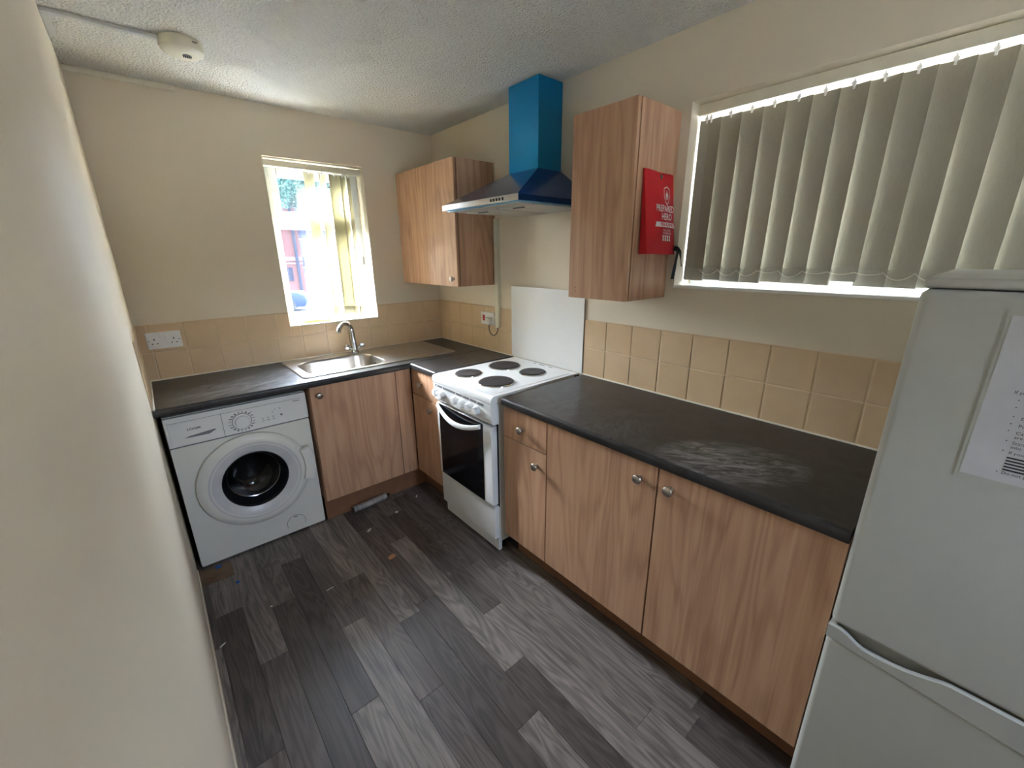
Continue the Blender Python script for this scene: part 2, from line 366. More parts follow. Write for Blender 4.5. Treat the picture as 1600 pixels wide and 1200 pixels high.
# tiles
def tiles(parent, cells, to_box):
    """cells: list of (a0,a1,z0,z1); to_box maps to a pillow-edged tile"""
    cache = {}
    for (a0, a1, z0, z1) in cells:
        g = .0021; w, h = round(a1-a0-2*g, 4), round(z1-z0-2*g, 4)
        if w < .006 or h < .006: continue
        if (w, h) not in cache:
            b = MB(); 
            def ring(i, d): return [to_box(q[0], q[1], d) for q in ((-w/2+i, -h/2+i), (w/2-i, -h/2+i), (w/2-i, h/2-i), (-w/2+i, h/2-i))]
            e = min(.006, w/4, h/4)
            b.loft([ring(0, 0), ring(0, .0048), ring(e*.25, .0066), ring(e*.7, .0074)], cap1=True)
            o = b.build('tile', 'tile_glaze', None, 12, origin=(0, 0, 0)); cache[(w, h)] = o.data; bpy.data.objects.remove(o)
        t = bpy.data.objects.new('tile', cache[(w, h)]); COL.objects.link(t); t.parent = parent
        c = Vector(to_box((a0+a1)/2, (z0+z1)/2, 0)); t.location = c - Vector(parent.location) + BASE
TP, TZ = .153, .156; ZT = WT+2*TZ; ZM = WT+TZ
BASE = Vector((0, 0, 0)); cells = []
e = [-k*TP for k in range(13)] + [L]
for a1, a0 in zip(e, e[1:]):
    cells.append((a0, a1, WT, ZM))
    if a0 >= X1 and a1 <= X2: cells.append((a0, a1, ZM, Z1-.004))
    elif a1 <= X1 or a0 >= X2: cells.append((a0, a1, ZM, ZT))
    elif a0 < X1 < a1: cells += [(a0, X1, ZM, ZT), (X1, a1, ZM, Z1-.004)]
    else: cells += [(a0, X2, ZM, Z1-.004), (X2, a1, ZM, ZT)]
tiles(wall_back, cells, lambda a, z, d: (a, -d, z))
m = MB(); m.box(L, 0, -.0045, 0, WT, Z1-.006).box(L, X1, -.0045, 0, Z1-.006, ZT).box(X2, 0, -.0045, 0, Z1-.006, ZT); m.build('grout', 'grout', wall_back)
PA, PB = -.905, -1.515                                 # splashback between these y
e = [-k*.151 for k in range(6)] + [PA]
cells = [(b, a, z0, z1) for a, b in zip(e, e[1:]) for z0, z1 in ((WT, ZM), (ZM, ZT))]
e = [PB] + [-1.510-k*.1561 for k in range(1, 12)]
cells += [(b, a, z0, z1) for a, b in zip(e, e[1:]) for z0, z1 in ((WT, ZM), (ZM, ZT))]
tiles(wall_right, cells, lambda a, z, d: (-d, a, z))
MB().box(-.0045, 0, PA, 0, WT, ZT).box(-.0045, 0, e[-1], PB, WT, ZT).build('grout', 'grout', wall_right)
BASE = Vector((L, 0, 0))
cells = [(b, a, z0, z1) for a, b in zip([0, -.153, -.306, -.459], [-.153, -.306, -.459, -.612]) for z0, z1 in ((WT, ZM), (ZM, ZT))]
BASE = Vector((0, 0, 0)); tiles(wall_left, cells, lambda a, z, d: (L+d, a, z))
MB().box(L, L+.0045, -.612, 0, WT, ZT).build('grout', 'grout', wall_left)
# the tile meshes are built around their own centres: shift the mapped constant offset of the left wall out of the mesh
for o in wall_left.children:
    if o.name.startswith('tile') and not o.data.get('fixed'):
        for v in o.data.vertices: v.co.x -= L
        o.data['fixed'] = 1
def bead(name, parent, a, b, r=.005): MB().tube([a, b], r, 8).build(name, 'sealant', parent)
bead('sealant', wall_back, (L+.008, -.008, WT+.001), (-.008, -.008, WT+.001)); bead('sealant', wall_left, (L+.008, -.008, WT+.001), (L+.008, -.61, WT+.001))
bead('sealant', wall_right, (-.008, -.008, WT+.001), (-.008, PA, WT+.001)); bead('sealant', wall_right, (-.008, PB, WT+.001), (-.008, -2.875, WT+.001))

# ------------------------------------------------------------------ windows
def frame_box(m, axis, a0, a1, z0, z1, d0, d1, w, bev=.004):
    """rectangular ring; axis 'x' = ring in the x-z plane with depth in y"""
    for (p0, p1, q0, q1) in ((a0, a0+w, z0, z1), (a1-w, a1, z0, z1), (a0+w, a1-w, z0, z0+w), (a0+w, a1-w, z1-w, z1)):
        if axis == 'x': m.box(p0, p1, d0, d1, q0, q1, bev)
        else: m.box(d0, d1, p0, p1, q0, q1, bev)
    return m
w1 = bpy.data.objects.new('window_1', None); COL.objects.link(w1); w1.location = ((X1+X2)/2, .15, Z1); struct(w1, 'small white framed window above the sink', 'window')
frame_box(MB(), 'x', X1, X2, Z1, Z2, .12, .19, .052).build('frame', 'upvc_white', w1)
MB().box(X1+.05, X2-.05, .12, .19, 1.755, 1.81, .004).build('transom', 'upvc_white', w1)
sash = frame_box(MB(), 'x', X1+.042, X2-.042, 1.80, Z2-.045, .105, .165, .045).build('sash', 'upvc_white', w1)
MB().box(X1+.085, X2-.085, .135, .141, 1.843, Z2-.088).build('pane', 'window_glass', sash)
MB().box(-.90, -.80, .085, .105, 1.812, 1.826, .004).build('stay_handle', 'upvc_white', sash)
frame_box(MB(), 'x', X1+.045, X2-.045, Z1+.045, 1.762, .13, .16, .022).build('glazing_bead', 'upvc_white', w1)
MB().box(X1+.06, X2-.06, .148, .154, Z1+.06, 1.75).build('pane', 'window_glass', w1)
MB().box(X1, X2, -.006, .13, Z1-.012, Z1, .003).build('sill', 'sill_white', w1)
w2 = bpy.data.objects.new('window_2', None); COL.objects.link(w2); w2.location = (.15, (V1+V2)/2, Q1); struct(w2, 'wide white framed window behind the closed blind', 'window')
frame_box(MB(), 'y', V2, V1, Q1, Q2, .14, .21, .05).build('frame', 'upvc_white', w2)
MB().box(.14, .21, -2.66, -2.60, Q1+.05, Q2-.05, .004).build('mullion', 'upvc_white', w2)
MB().box(.17, .176, -2.60, V1-.05, Q1+.05, Q2-.05).build('pane', 'window_glass', w2); MB().box(.17, .176, V2+.05, -2.66, Q1+.05, Q2-.05).build('pane', 'window_glass', w2)
MB().box(-.006, .15, V2, V1, Q1-.012, Q1, .003).build('sill', 'sill_white', w2)

w3 = bpy.data.objects.new('window_3', None); COL.objects.link(w3); w3.location = ((U1+U2)/2, YR-.1, U3); struct(w3, 'white framed window in the wall behind the camera', 'window')
frame_box(MB(), 'x', U1, U2, U3, U4, YR-.13, YR-.07, .05).build('frame', 'upvc_white', w3)
MB().box(U1+.05, U2-.05, YR-.105, YR-.099, U3+.05, U4-.05).build('pane', 'window_glass', w3)
# blinds
def slat(name, mat, parent, px, py, z0, z1, width, base_ang, top_ang, bow=.006, hem=None, zoff=0):
    """vertical slat hanging at (px,py); angle of its width direction in the x-y plane, twisting from top to bottom"""
    m = MB(); rows = []
    for i in range(13):
        t = i/12; z = z1+(z0-z1)*t; a = top_ang+(base_ang-top_ang)*min(1, t*1.15); d = Vector((math.cos(a), math.sin(a), 0)); nn = Vector((-d.y, d.x, 0))
        rows.append([Vector((px, py, z)) + d*width*(k/6-.5) + nn*bow*(1-(k/3-1)**2) for k in range(7)])
    m.loft(rows, close=False); bm = m.bm
    bmesh.ops.solidify(bm, geom=bm.faces[:], thickness=.0008)
    o = m.build(name, mat, parent, 60)
    a = base_ang; d = Vector((math.cos(a), math.sin(a), 0)); nn = Vector((-d.y, d.x, 0)); c = Vector((px, py, z0)) + nn*bow*.5
    hm = MB(); hm.prism([c+d*width*.5-nn*.004, c+d*width*.5+nn*.005, c-d*width*.5+nn*.005, c-d*width*.5-nn*.004], (0, 0, .055), .001); hm.build('weight_pocket', mat, o)
    hk = MB(); hk.box(px-.003, px+.003, py-.003, py+.003, z1-.012, z1+.026, .001); hk.cyl((px-.004, py, z1+.004), (px+.004, py, z1+.004), .007, 10); hk.build('hanger', 'plastic_white', o)
    return o
bl = thing('vertical_blind', (.065, (V1+V2)/2, Q1+.02), 'closed beige vertical blind covering the wide window', 'blind')
MB().box(.045, .085, V2+.005, V1-.005, 2.102, 2.141, .003).build('headrail', 'plastic_cream', bl)
ks = 0; anchors = []
y = V1-.052
slat('slat', 'blind_beige', bl, .066, V1-.035, 1.458, 2.086, .05, R(-90+12), R(-90+12), .002)
while y > V2+.03:
    jit = random.uniform(-2.5, 2.5); zz = 1.456 + (.014 if ks == 7 else random.uniform(-.003, .003))
    slat('slat', 'blind_beige', bl, .066, y, zz, 2.086, .089, R(-90-12+jit), R(-90-5.5+jit*.4), .004)
    anchors.append((.066-.018, y-.036, 1.503)); y -= .077; ks += 1
pts = []
for a, b in zip(anchors, anchors[1:]):
    sag = .022 if random.random() < .8 else .008
    for i in range(10):
        t = i/10; pts.append((a[0]-.006, a[1]+(b[1]-a[1])*t, a[2]-sag*4*t*(1-t)))
MB().tube(pts, .0012, 6).build('bead_chain', 'plastic_cream', bl)
b2 = thing('vertical_blind', ((X1+X2)/2, .05, Z1+.03), 'cream vertical blind drawn aside at the small window', 'blind')
MB().box(X1+.004, X2-.004, .03, .07, 2.088, 2.122, .003).build('headrail', 'plastic_cream', b2)
for (xx, bx, at, ab, zb) in ((-.872, -.852, 30, 32, 1.175), (-.79, -.79, 46, 30, 1.178), (-.712, -.735, 20, 6, 1.175), (-.66, -.655, 49, 44, 1.17), (-.622, -.617, 56, 52, 1.172)):
    slat('slat', 'blind_cream', b2, xx, .052, zb, 2.08, .089, R(ab), R(at), .008)
MB().tube([(-.585, .035, 2.09), (-.583, .034, 1.6), (-.582, .034, 1.56)], .0012, 6).build('control_cord', 'plastic_white', b2)
MB().lathe([(0, .003), (.004, .006), (.05, .009), (.054, 0)], (-.582, .034, 1.565), (0, 0, -1), 12).build('cord_weight', 'trunking_grey', b2)

# ------------------------------------------------------------------ worktops and sink
def wt_profile(front, sgn_axis):
    r = .012; pr = [(0, WTB), (0, WT)]
    f = front
    pr += [(f+r, WT)] + [(f+r-r*math.sin(R(a)), WT-r+r*math.cos(R(a))) for a in (30, 60, 90)] + [(f, WTB+.006), (f+.004, WTB)]
    return pr
SB = (-1.18, -.70, -.50, -.135)                       # bowl opening
pr = wt_profile(-.614, 'y'); m = MB()
def px_prism(m, pr, x0, x1): m.prism([(x0, a, z) for a, z in pr], (x1-x0, 0, 0))
px_prism(m, pr, L+.002, SB[0]-.012); px_prism(m, pr, SB[1]+.012, -.002)
prf = [(SB[2]-.012, WTB), (SB[2]-.012, WT)] + pr[2:]; px_prism(m, prf, SB[0]-.012, SB[1]+.012)
m.box(SB[0]-.012, SB[1]+.012, SB[3]+.012, 0, WTB, WT)
tag(m.build('worktop', 'slate_worktop'), 'dark slate worktop holding the steel sink', 'worktop')
def py_prism(m, pr, y0, y1): m.prism([(a, y0, z) for a, z in pr], (0, y1-y0, 0))
pr = wt_profile(-.616, 'x')
m = MB(); py_prism(m, pr, -.616, -.905); tag(m.build('worktop', 'slate_worktop'), 'short dark worktop piece between sink run and cooker', 'worktop')
m = MB(); py_prism(m, pr, -1.5256, -2.875); tag(m.build('worktop', 'slate_worktop'), 'long dark worktop with chalky smears beside the fridge', 'worktop')

sk = thing('kitchen_sink', (-.72, -.28, WT), 'stainless steel inset sink with ribbed drainer', 'sink')
sx0, sx1, sy0, sy1 = -1.232, -.212, -.540, -.03
bm = bmesh.new(); outer = [bm.verts.new((a, b, WT+.0045)) for a, b in rrect(sx0+.012, sx1-.012, sy0+.012, sy1-.012, .03)]
inner_pts = rrect(SB[0], SB[1], SB[2], SB[3], .095, 10); inner = [bm.verts.new((a, b, WT+.0035)) for a, b in inner_pts]
es = [bm.edges.new((l[i], l[(i+1) % len(l)])) for l in (outer, inner) for i in range(len(l))]
bmesh.ops.triangle_fill(bm, edges=es, use_beauty=True)
bmesh.ops.recalc_face_normals(bm, faces=bm.faces[:])
for f in bm.faces:
    if f.normal.z < 0: f.normal_flip()
d = MB(); d.bm.free(); d.bm = bm
ro = lambda i, z: [(a, b, z) for a, b in rrect(sx0+i, sx1-i, sy0+i, sy1-i, .03)]
d.loft([ro(0, WT+.0005), ro(.003, WT+.006), ro(.009, WT+.0068), ro(.013, WT+.0044)])
deck = d.build('deck', 'stainless', sk, 30)
rings = []
for i, (ins, z) in enumerate(((-.002, WT+.0035), (.003, WT+.001), (.007, WT-.01), (.014, WT-.07), (.022, WT-.12), (.036, WT-.142), (.06, WT-.15))):
    rings.append([(a, b, z) for a, b in rrect(SB[0]+ins, SB[1]-ins, SB[2]+ins, SB[3]-ins, max(.03, .095-ins*.3), 10)])
MB().loft(rings, cap1=True).build('bowl', 'stainless', sk, 50)
ry = [(a, b) for a, b in ()]
m = MB(); nx, ny = 40, 56; gx0, gx1, gy0, gy1 = -.655, -.245, -.505, -.095; rows = []
for i in range(nx+1):
    u = i/nx; row = []
    for j in range(ny+1):
        w = j/ny; edge = min(1, 9*min(u, 1-u), 9*min(w, 1-w)); rid = .5-.5*math.cos(2*math.pi*w*7)
        row.append((gx0+(gx1-gx0)*u, gy0+(gy1-gy0)*w, WT+.0042+.0042*edge*rid))
    rows.append(row)
m.loft(rows, close=False).build('drainer', 'stainless', sk, 60)
m = MB().lathe([(0, .045), (.002, .043), (.003, .03), (.001, .028)], (-.94, -.32, WT-.1499), (0, 0, 1), 28).build('waste', 'chrome', sk)
MB().lathe([(0, .024), (.008, .022), (.012, .006), (.02, .005), (.022, 0)], (-.94, -.32, WT-.148), (0, 0, 1), 20).build('plug', 'rubber_black', sk)
MB().lathe([(0, .014), (.004, .013), (.004, .008)], (SB[1]-.0105, -.29, WT-.05), (-1, 0, 0), 16).build('overflow', 'chrome', sk)

tp = thing('mixer_tap', (-.765, -.085, WT+.0045), 'chrome swan-neck mixer tap standing behind the sink bowl', 'tap')
tx, ty, tz = -.765, -.085, WT+.0045
MB().lathe([(0, .03), (.006, .03), (.012, .024), (.03, .019), (.05, .018), (.058, .015)], (tx, ty, tz), (0, 0, 1), 24).build('body', 'chrome', tp)
sp = []; dirv = Vector((-.84, -.54, 0)).normalized()
for i in range(8): sp.append(Vector((tx, ty, tz+.05+.10*i/8)) + dirv*(.006*i/8))
for i in range(17):
    a = R(180-i*9.6); c = Vector((tx, ty, tz+.145)) + dirv*(.07+.006); sp.append(c + dirv*.07*math.cos(a) + Vector((0, 0, .070*math.sin(a))))
MB().tube(sp, [.016]*4+[.0155]*4+[.0145]*15+[.0145, .0145], 14).build('spout', 'chrome', tp)
MB().lathe([(0, .0155), (.012, .016), (.014, .012)], sp[-1], sp[-1]-sp[-2], 16).build('aerator', 'chrome', tp)
for sg in (-1, 1):
    a = Vector((tx+sg*.012, ty, tz+.022)); dd = Vector((sg*.85, -.05, .53)).normalized()
    MB().lathe([(0, .011), (.03, .010), (.034, .014), (.04, .0185), (.058, .019), (.064, .013), (.066, 0)], a, dd, 12).build('handle', 'chrome', tp, 25)

# ------------------------------------------------------------------ cabinet helpers
def knob(at, axis, parent):
    return MB().lathe([(0, .0105), (.003, .0100), (.005, .0065), (.014, .0065), (.0165, .0150), (.0185, .0175), (.0235, .0180), (.0270, .0160), (.0290, .0090), (.0294, 0)], at, axis, 24).build('knob', 'brushed_nickel', parent, 50)
def front_x(name, parent, y0, y1, z0, z1, xf=-.603, mat='oak_laminate', kn=None, th=.018):
    o = MB().box(xf, xf+th, y0, y1, z0, z1, .0015, 1).build(name, mat, parent)
    if kn: knob((xf, kn[0], kn[1]), (-1, 0, 0), o)
    return o
# sink base
cb = thing('base_cabinet', (-.92, -.3, 0), 'oak base cabinet under the sink beside the washing machine', 'cabinet')
m = MB(); m.box(-1.222, -1.204, -.565, -.02, .148, .878).box(-.628, -.61, -.565, -.02, .148, .878).box(-1.204, -.628, -.565, -.02, .148, .166).box(-1.204, -.628, -.03, -.02, .166, .74); m.build('carcass', 'oak_laminate', cb)
dr = MB().box(-1.221, -.713, -.585, -.567, .15, .874, .0015, 1).build('door', 'oak_laminate', cb); knob((-1.178, -.585, .824), (0, -1, 0), dr)
MB().box(-.709, -.607, -.585, -.567, .15, .874, .0015, 1).build('filler_panel', 'oak_laminate', cb)
# corner drawer base
cb = thing('base_cabinet', (-.3, -.76, 0), 'oak base cabinet with drawer in the corner left of cooker', 'cabinet')
m = MB(); m.box(-.583, -.02, -.62, -.602, .148, .878).box(-.583, -.02, -.922, -.905, .148, .878).box(-.583, -.02, -.905, -.62, .148, .166); m.build('carcass', 'oak_laminate', cb)
front_x('drawer', cb, -.922, -.59, .714, .874, kn=(-.712, .792)); front_x('door', cb, -.922, -.59, .15, .710, kn=(-.822, .648))
# right run
cb = thing('base_cabinet', (-.3, -1.675, 0), 'narrow oak base cabinet with drawer right of the cooker', 'cabinet')
m = MB(); m.box(-.583, -.02, -1.546, -1.528, .148, .878).box(-.583, -.02, -1.822, -1.804, .148, .878).box(-.583, -.02, -1.804, -1.546, .148, .166); m.build('carcass', 'oak_laminate', cb)
front_x('drawer', cb, -1.821, -1.528, .722, .876, kn=(-1.662, .793)); front_x('door', cb, -1.821, -1.528, .15, .719, kn=(-1.764, .647))
cb = thing('base_cabinet', (-.3, -2.35, 0), 'wide oak base cabinet with two doors next to the fridge', 'cabinet')
m = MB(); m.box(-.583, -.02, -1.842, -1.824, .148, .878).box(-.583, -.02, -2.876, -2.858, .148, .878).box(-.583, -.02, -2.858, -1.842, .148, .166); m.build('carcass', 'oak_laminate', cb); MB().box(-.583, -.45, -2.38, -2.33, .166, .878).build('door_gap_shade', 'black_gap', cb)  # added black sheet paints the shade seen between the two doors
front_x('door', cb, -2.352, -1.825, .15, .876, kn=(-2.288, .811)); front_x('door', cb, -2.876, -2.358, .15, .876, kn=(-2.404, .815))
tag(MB().box(-.512, -.497, -2.876, -1.53, 0, .147).build('plinth', 'plinth_brown'), 'long brown plinth board below the right-hand cabinets', 'plinth')
tag(MB().box(-1.222, -.505, -.535, -.52, 0, .147).build('plinth', 'plinth_brown'), 'brown plinth board below the sink cabinet', 'plinth')
tag(MB().box(-.52, -.505, -.92, -.536, 0, .147).build('plinth', 'plinth_brown'), 'short brown plinth board left of the cooker', 'plinth')
# wall cabinets
def wall_cab(y0, y1, z0, z1, label, kn=None, fill=0):
    t = thing('wall_cabinet', (-.15, (y0+y1)/2, z0), label, 'cabinet'); m = MB()
    m.box(-.2822, -.001, y0, y0+.018, z0, z1).box(-.284, -.001, y1-.018, y1, z0, z1).box(-.284, -.001, y0+.018, y1-.018, z0, z0+.018).box(-.284, -.001, y0+.018, y1-.018, z1-.018, z1).box(-.02, -.001, y0+.018, y1-.018, z0+.018, z1-.018)
    m.build('carcass', 'oak_laminate', t)
    MB().box(-.2895, -.282, y0+.008, y1-.004, z0+.008, z1-.008).build('gasket_or_gap_shade', 'gap_shade_brown', t)  # dark strip behind the door: shade of the gap put into colour
    dd = MB().box(-.307, -.2890, y0, y1-fill, z0, z1, .0015, 1).build('door', 'oak_laminate', t)
    if fill: MB().box(-.305, -.2875, y1-fill+.003, y1, z0, z1, .001, 1).build('filler_panel', 'oak_laminate', t)
    if kn: knob((-.307, kn[0], kn[1]), (-1, 0, 0), dd)
    return t
wall_cab(-.737, -.002, 1.380, 2.116, 'oak wall cabinet in the corner beside the small window', (-.692, 1.428), .085)
wc2 = wall_cab(-1.971, -1.659, 1.380, 2.121, 'narrow oak wall cabinet carrying the red fire blanket pouch')
for (yy, zz) in ((-1.699, 1.425), (-1.70, 1.41)): MB().cyl((-.3076, yy, zz), (-.306, yy, zz), .0022, 8).build('screw_hole', 'black_gap', wc2)

# ------------------------------------------------------------------ washing machine
wm = thing('washing_machine', (-1.55, -.28, 0), 'white front-loading washing machine under the worktop', 'washing machine')
wx0, wx1, wy = -1.866, -1.237, -.545
m = MB(); m.box(wx0, wx0+.012, wy+.02, -.03, .012, .848, .003).box(wx1-.012, wx1, wy+.02, -.03, .012, .848, .003).box(wx0+.012, wx1-.012, wy+.02, -.03, .836, .848).box(wx0+.012, wx1-.012, -.042, -.03, .012, .836).box(wx0+.012, wx1-.012, wy+.02, -.042, .012, .024); m.build('body', 'appliance_white', wm)
for (a, b) in ((wx0+.05, wy+.07), (wx1-.05, wy+.07), (wx0+.05, -.08), (wx1-.05, -.08)): MB().lathe([(0, .02), (.013, .02)], (a, b, 0), (0, 0, 1), 12).build('foot', 'black_plastic', wm)
DC = Vector((-1.547, wy, .425)); DR = .262
m = MB()                                               # front sheet with a round opening
bm = m.bm; q = [bm.verts.new((a, wy, z)) for a, z in rrect(wx0+.002, wx1-.002, .012, .690, .008, 3)]
hole = [bm.verts.new((DC.x+.20*math.cos(2*math.pi*i/48), wy, DC.z+.20*math.sin(2*math.pi*i/48))) for i in range(48)]
es = [bm.edges.new((l[i], l[(i+1) % len(l)])) for l in (q, hole) for i in range(len(l))]
bmesh.ops.triangle_fill(bm, edges=es, use_beauty=True); g = bmesh.ops.extrude_face_region(bm, geom=bm.faces[:])
for v in g['geom']:
    if isinstance(v, bmesh.types.BMVert): v.co.y += .022
bmesh.ops.recalc_face_normals(bm, faces=bm.faces[:]); m.build('front_panel', 'appliance_white', wm)
MB().box(wx0, wx1, wy-.004, wy+.03, .696, .846, .006).build('control_panel', 'panel_white', wm)
cp = wm.children[-1]
MB().box(wx0+.012, wx1-.03, wy-.0046, wy-.003, .8185, .820).build('top_line', 'print_grey', cp)
MB().box(wx0+.003, wx1-.003, wy+.002, wy+.02, .690, .696).build('panel_gap', 'print_grey', wm)
dw = MB().box(wx0+.012, -1.642, wy-.0065, wy+.01, .704, .816, .004).build('detergent_drawer', 'panel_white', wm)
MB().box(-1.6405, -1.6385, wy-.0047, wy, .698, .818).build('drawer_gap', 'print_grey', wm)
m = MB(); m.prism([(-1.80+.02, wy-.0066, .742), (-1.675, wy-.0066, .752), (-1.67, wy-.0066, .748), (-1.70, wy-.0066, .733), (-1.80, wy-.0066, .735)], (0, -.0012, 0)); m.build('drawer_grip', 'print_grey', dw)
text('brand_lettering', 'LOGIK', .0155, (-1.755, wy-.0070, .771), (1, 0, 0), (0, 0, 1), 'print_dark', dw, 'CENTER', sx=1.25, bold=.02)
dl = MB().lathe([(0, .042), (.003, .041), (.004, .034), (.018, .031), (.021, .027), (.0215, 0)], (-1.556, wy-.004, .757), (0, -1, 0), 36).build('dial', 'panel_white', wm)
MB().lathe([(0, .0445), (.0018, .0435), (.0018, .038)], (-1.556, wy-.004, .757), (0, -1, 0), 36).build('dial_ring', 'print_grey', dl)
m = MB()
for k in range(20):
    a = R(k*18+9); c = (-1.556+.054*math.cos(a), .757+.050*math.sin(a)); m.box(c[0]-.006*abs(math.cos(a))-.0012, c[0]+.006*abs(math.cos(a))+.0012, wy-.0046, wy-.003, c[1]-.004*abs(math.sin(a))-.0006, c[1]+.004*abs(math.sin(a))+.0006)
m.build('dial_marks', 'print_grey', cp)
for (a, b, r) in ((-1.462, .748, .003), (-1.437, .748, .003), (-1.412, .748, .003), (-1.412, .772, .0025), (-1.40, .785, .0025), (-1.375, .785, .003), (-1.372, .748, .006), (-1.508, .800, .003)):
    MB().lathe([(0, r), (.002, r*.9), (.0022, 0)], (a, wy-.004, b), (0, -1, 0), 10).build('button', 'print_grey', cp)
for (a, b, w) in ((-1.462, .734, .014), (-1.437, .734, .014), (-1.412, .734, .012), (-1.29, .808, .034)): MB().box(a-w/2, a+w/2, wy-.0046, wy-.003, b-.0014, b+.0014).build('printed_mark', 'print_grey' if b < .8 else 'print_dark', cp)
dr = MB().lathe([(0, .258), (.012, .264), (.026, .262), (.038, .246), (.042, .228), (.040, .205), (.034, .185), (.022, .160), (.020, .157)], DC, (0, -1, 0), 72, cap=False).build('door', 'appliance_white', wm, 30)
MB().lathe([(.0405, .226), (.0415, .215), (.037, .190), (.0245, .163), (.022, .158)], DC, (0, -1, 0), 72, cap=False).build('door_inner_ring', 'door_ring_grey', dr, 50)
MB().lathe([(.024, .1575), (.018, .153), (.006, .150), (-.05, .135), (-.06, .13)], DC, (0, -1, 0), 64, cap=False).build('gasket_or_gap_shade', 'rubber_black', wm, 50)
MB().lathe([(.014, .153), (.006, .146), (-.03, .128), (-.075, .10), (-.09, .06), (-.094, 0)], DC, (0, -1, 0), 56, cap=False).build('porthole', 'porthole_glass', dr, 80)
MB().lathe([(-.06, .136), (-.065, .235), (-.10, .24), (-.40, .24), (-.41, 0)], DC, (0, -1, 0), 56, cap=False).build('drum', 'drum_steel', wm, 40)
dm = wm.children[-1]
for k in range(3):
    a = R(95+120*k); e1 = Vector((math.cos(a), 0, math.sin(a))); e2 = Vector((-math.sin(a), 0, math.cos(a)))
    p = [DC+e1*.242+e2*.035, DC+e1*.18+e2*.012, DC+e1*.18-e2*.012, DC+e1*.242-e2*.035]; MB().prism([v+Vector((0, .11, 0)) for v in p], (0, .28, 0), .006).build('drum_paddle', 'chrome', dm)
m = MB(); m.tube([DC+Vector((.128*math.cos(2*math.pi*k/40), .045, .128*math.sin(2*math.pi*k/40))) for k in range(41)], .0035, 8); m.build('drum_rim', 'chrome', wm)
hp = []
for i in range(9): hp.append(R(-22+44*i/8))
ou = [(DC.x+.004+.292*math.cos(a), DC.z+.015+.270*math.sin(a)) for a in hp]; inn = [(DC.x+.240*math.cos(a), DC.z+.015+.235*math.sin(a)) for a in hp[::-1]]
MB().prism([(a, wy-.014, z) for a, z in ou+inn], (0, -.044, 0), .005).build('door_handle', 'appliance_white', dr)
m = MB(); ring = [(-1.395+.05*math.cos(R(a)), .068+.05*math.sin(R(a))) for a in range(-25, 206, 10)]
m.tube([(a, wy-.0005, z) for a, z in ring], .0011, 6); fc = m.build('filter_cover', 'print_grey', wm)
MB().box(-1.404, -1.386, wy-.0015, wy, .104, .110).build('cover_latch', 'print_grey', fc)

# ------------------------------------------------------------------ cooker
ck = thing('electric_cooker', (-.32, -1.22, 0), 'white freestanding electric cooker with four black hotplates', 'cooker')
cy0, cy1 = -1.490, -.947
MB().box(-.600, -.035, cy0+.006, cy1-.006, .07, .878, .004).build('body', 'enamel_white', ck)
for (a, b) in ((-.55, cy0+.05), (-.55, cy1-.05), (-.08, cy0+.05), (-.08, cy1-.05)): MB().lathe([(0, .018), (.075, .018)], (a, b, 0), (0, 0, 1), 12).build('foot', 'black_plastic', ck)
m = MB(); prf = [(-.015, .880), (-.015, .920), (-.628, .920), (-.641, .917), (-.650, .908), (-.653, .895), (-.653, .880)]
m.prism([(a, cy0-.004, z) for a, z in prf], (0, cy1-cy0+.008, 0), .003); hob = m.build('hob', 'enamel_white', ck)
MB().box(-.615, -.06, cy0+.022, cy1-.022, .9198, .9212, .0012, 1).build('hob_plate', 'enamel_white', hob)
for (hx_, hy_, r) in ((-.492, -1.083, .073), (-.230, -1.090, .091), (-.478, -1.322, .091), (-.206, -1.316, .073)):
    h = MB().lathe([(0, r+.008), (.004, r+.007), (.006, r+.002), (.004, r-.002)], (hx_, hy_, .921), (0, 0, 1), 48).build('hotplate_rim', 'chrome', hob)
    MB().lathe([(.002, r), (.009, r), (.011, r-.004), (.0105, r*.45), (.009, r*.4), (.009, r*.12), (.0085, 0)], (hx_, hy_, .921), (0, 0, 1), 48).build('hotplate', 'hotplate', hob)
for (a, w) in ((-1.165, .016), (-1.225, .05), (-1.30, .03)): MB().box(-.047, -.040, a-w/2, a+w/2, .9202, .9206).build('printed_mark', 'print_dark', hob)
MB().box(-.05, -.016, cy0-.013, cy0-.003, .893, .914, .002).build('hinge_block', 'black_plastic', hob)
m = MB(); prf = [(-.598, .766), (-.634, .766), (-.645, .775), (-.652, .879), (-.598, .879)]
m.prism([(a, cy0, z) for a, z in prf], (0, cy1-cy0, 0), .005); pn = m.build('control_panel', 'enamel_white', ck)
sl = Vector((-.0070, 0, .104)).normalized(); nrm = Vector((-.104, 0, -.007)).normalized()
m = MB(); b0 = Vector((-.645, 0, .775)) + sl*.082; m.prism([b0+Vector((0, -.975, 0)), b0+Vector((0, -1.432, 0)), b0+sl*.013+Vector((0, -1.432, 0)), b0+sl*.013+Vector((0, -.975, 0))], nrm*.0012); m.build('scale_strip', 'print_grey', pn)
m = MB()
for yy in (-.995, -1.055, -1.185, -1.25, -1.315, -1.38): m.prism([b0+Vector((0, yy-.004, 0))+sl*.003, b0+Vector((0, yy+.004, 0))+sl*.003, b0+Vector((0, yy+.004, 0))+sl*.01, b0+Vector((0, yy-.004, 0))+sl*.01], nrm*.0018)
m.build('scale_marks', 'print_white', pn)
for yy in (-.984, -1.046, -1.178, -1.245, -1.311, -1.376):
    c = Vector((-.645, yy, .775)) + sl*.048
    MB().lathe([(0, .024), (.004, .0245), (.008, .0225), (.022, .021), (.026, .018), (.027, 0)], c, nrm, 24).build('control_knob', 'enamel_white', pn)
m = MB(); m.box(-.604, -.598, cy0+.008, cy1-.008, .29, .766); m.build('door_shadow_gap', 'black_gap', ck)
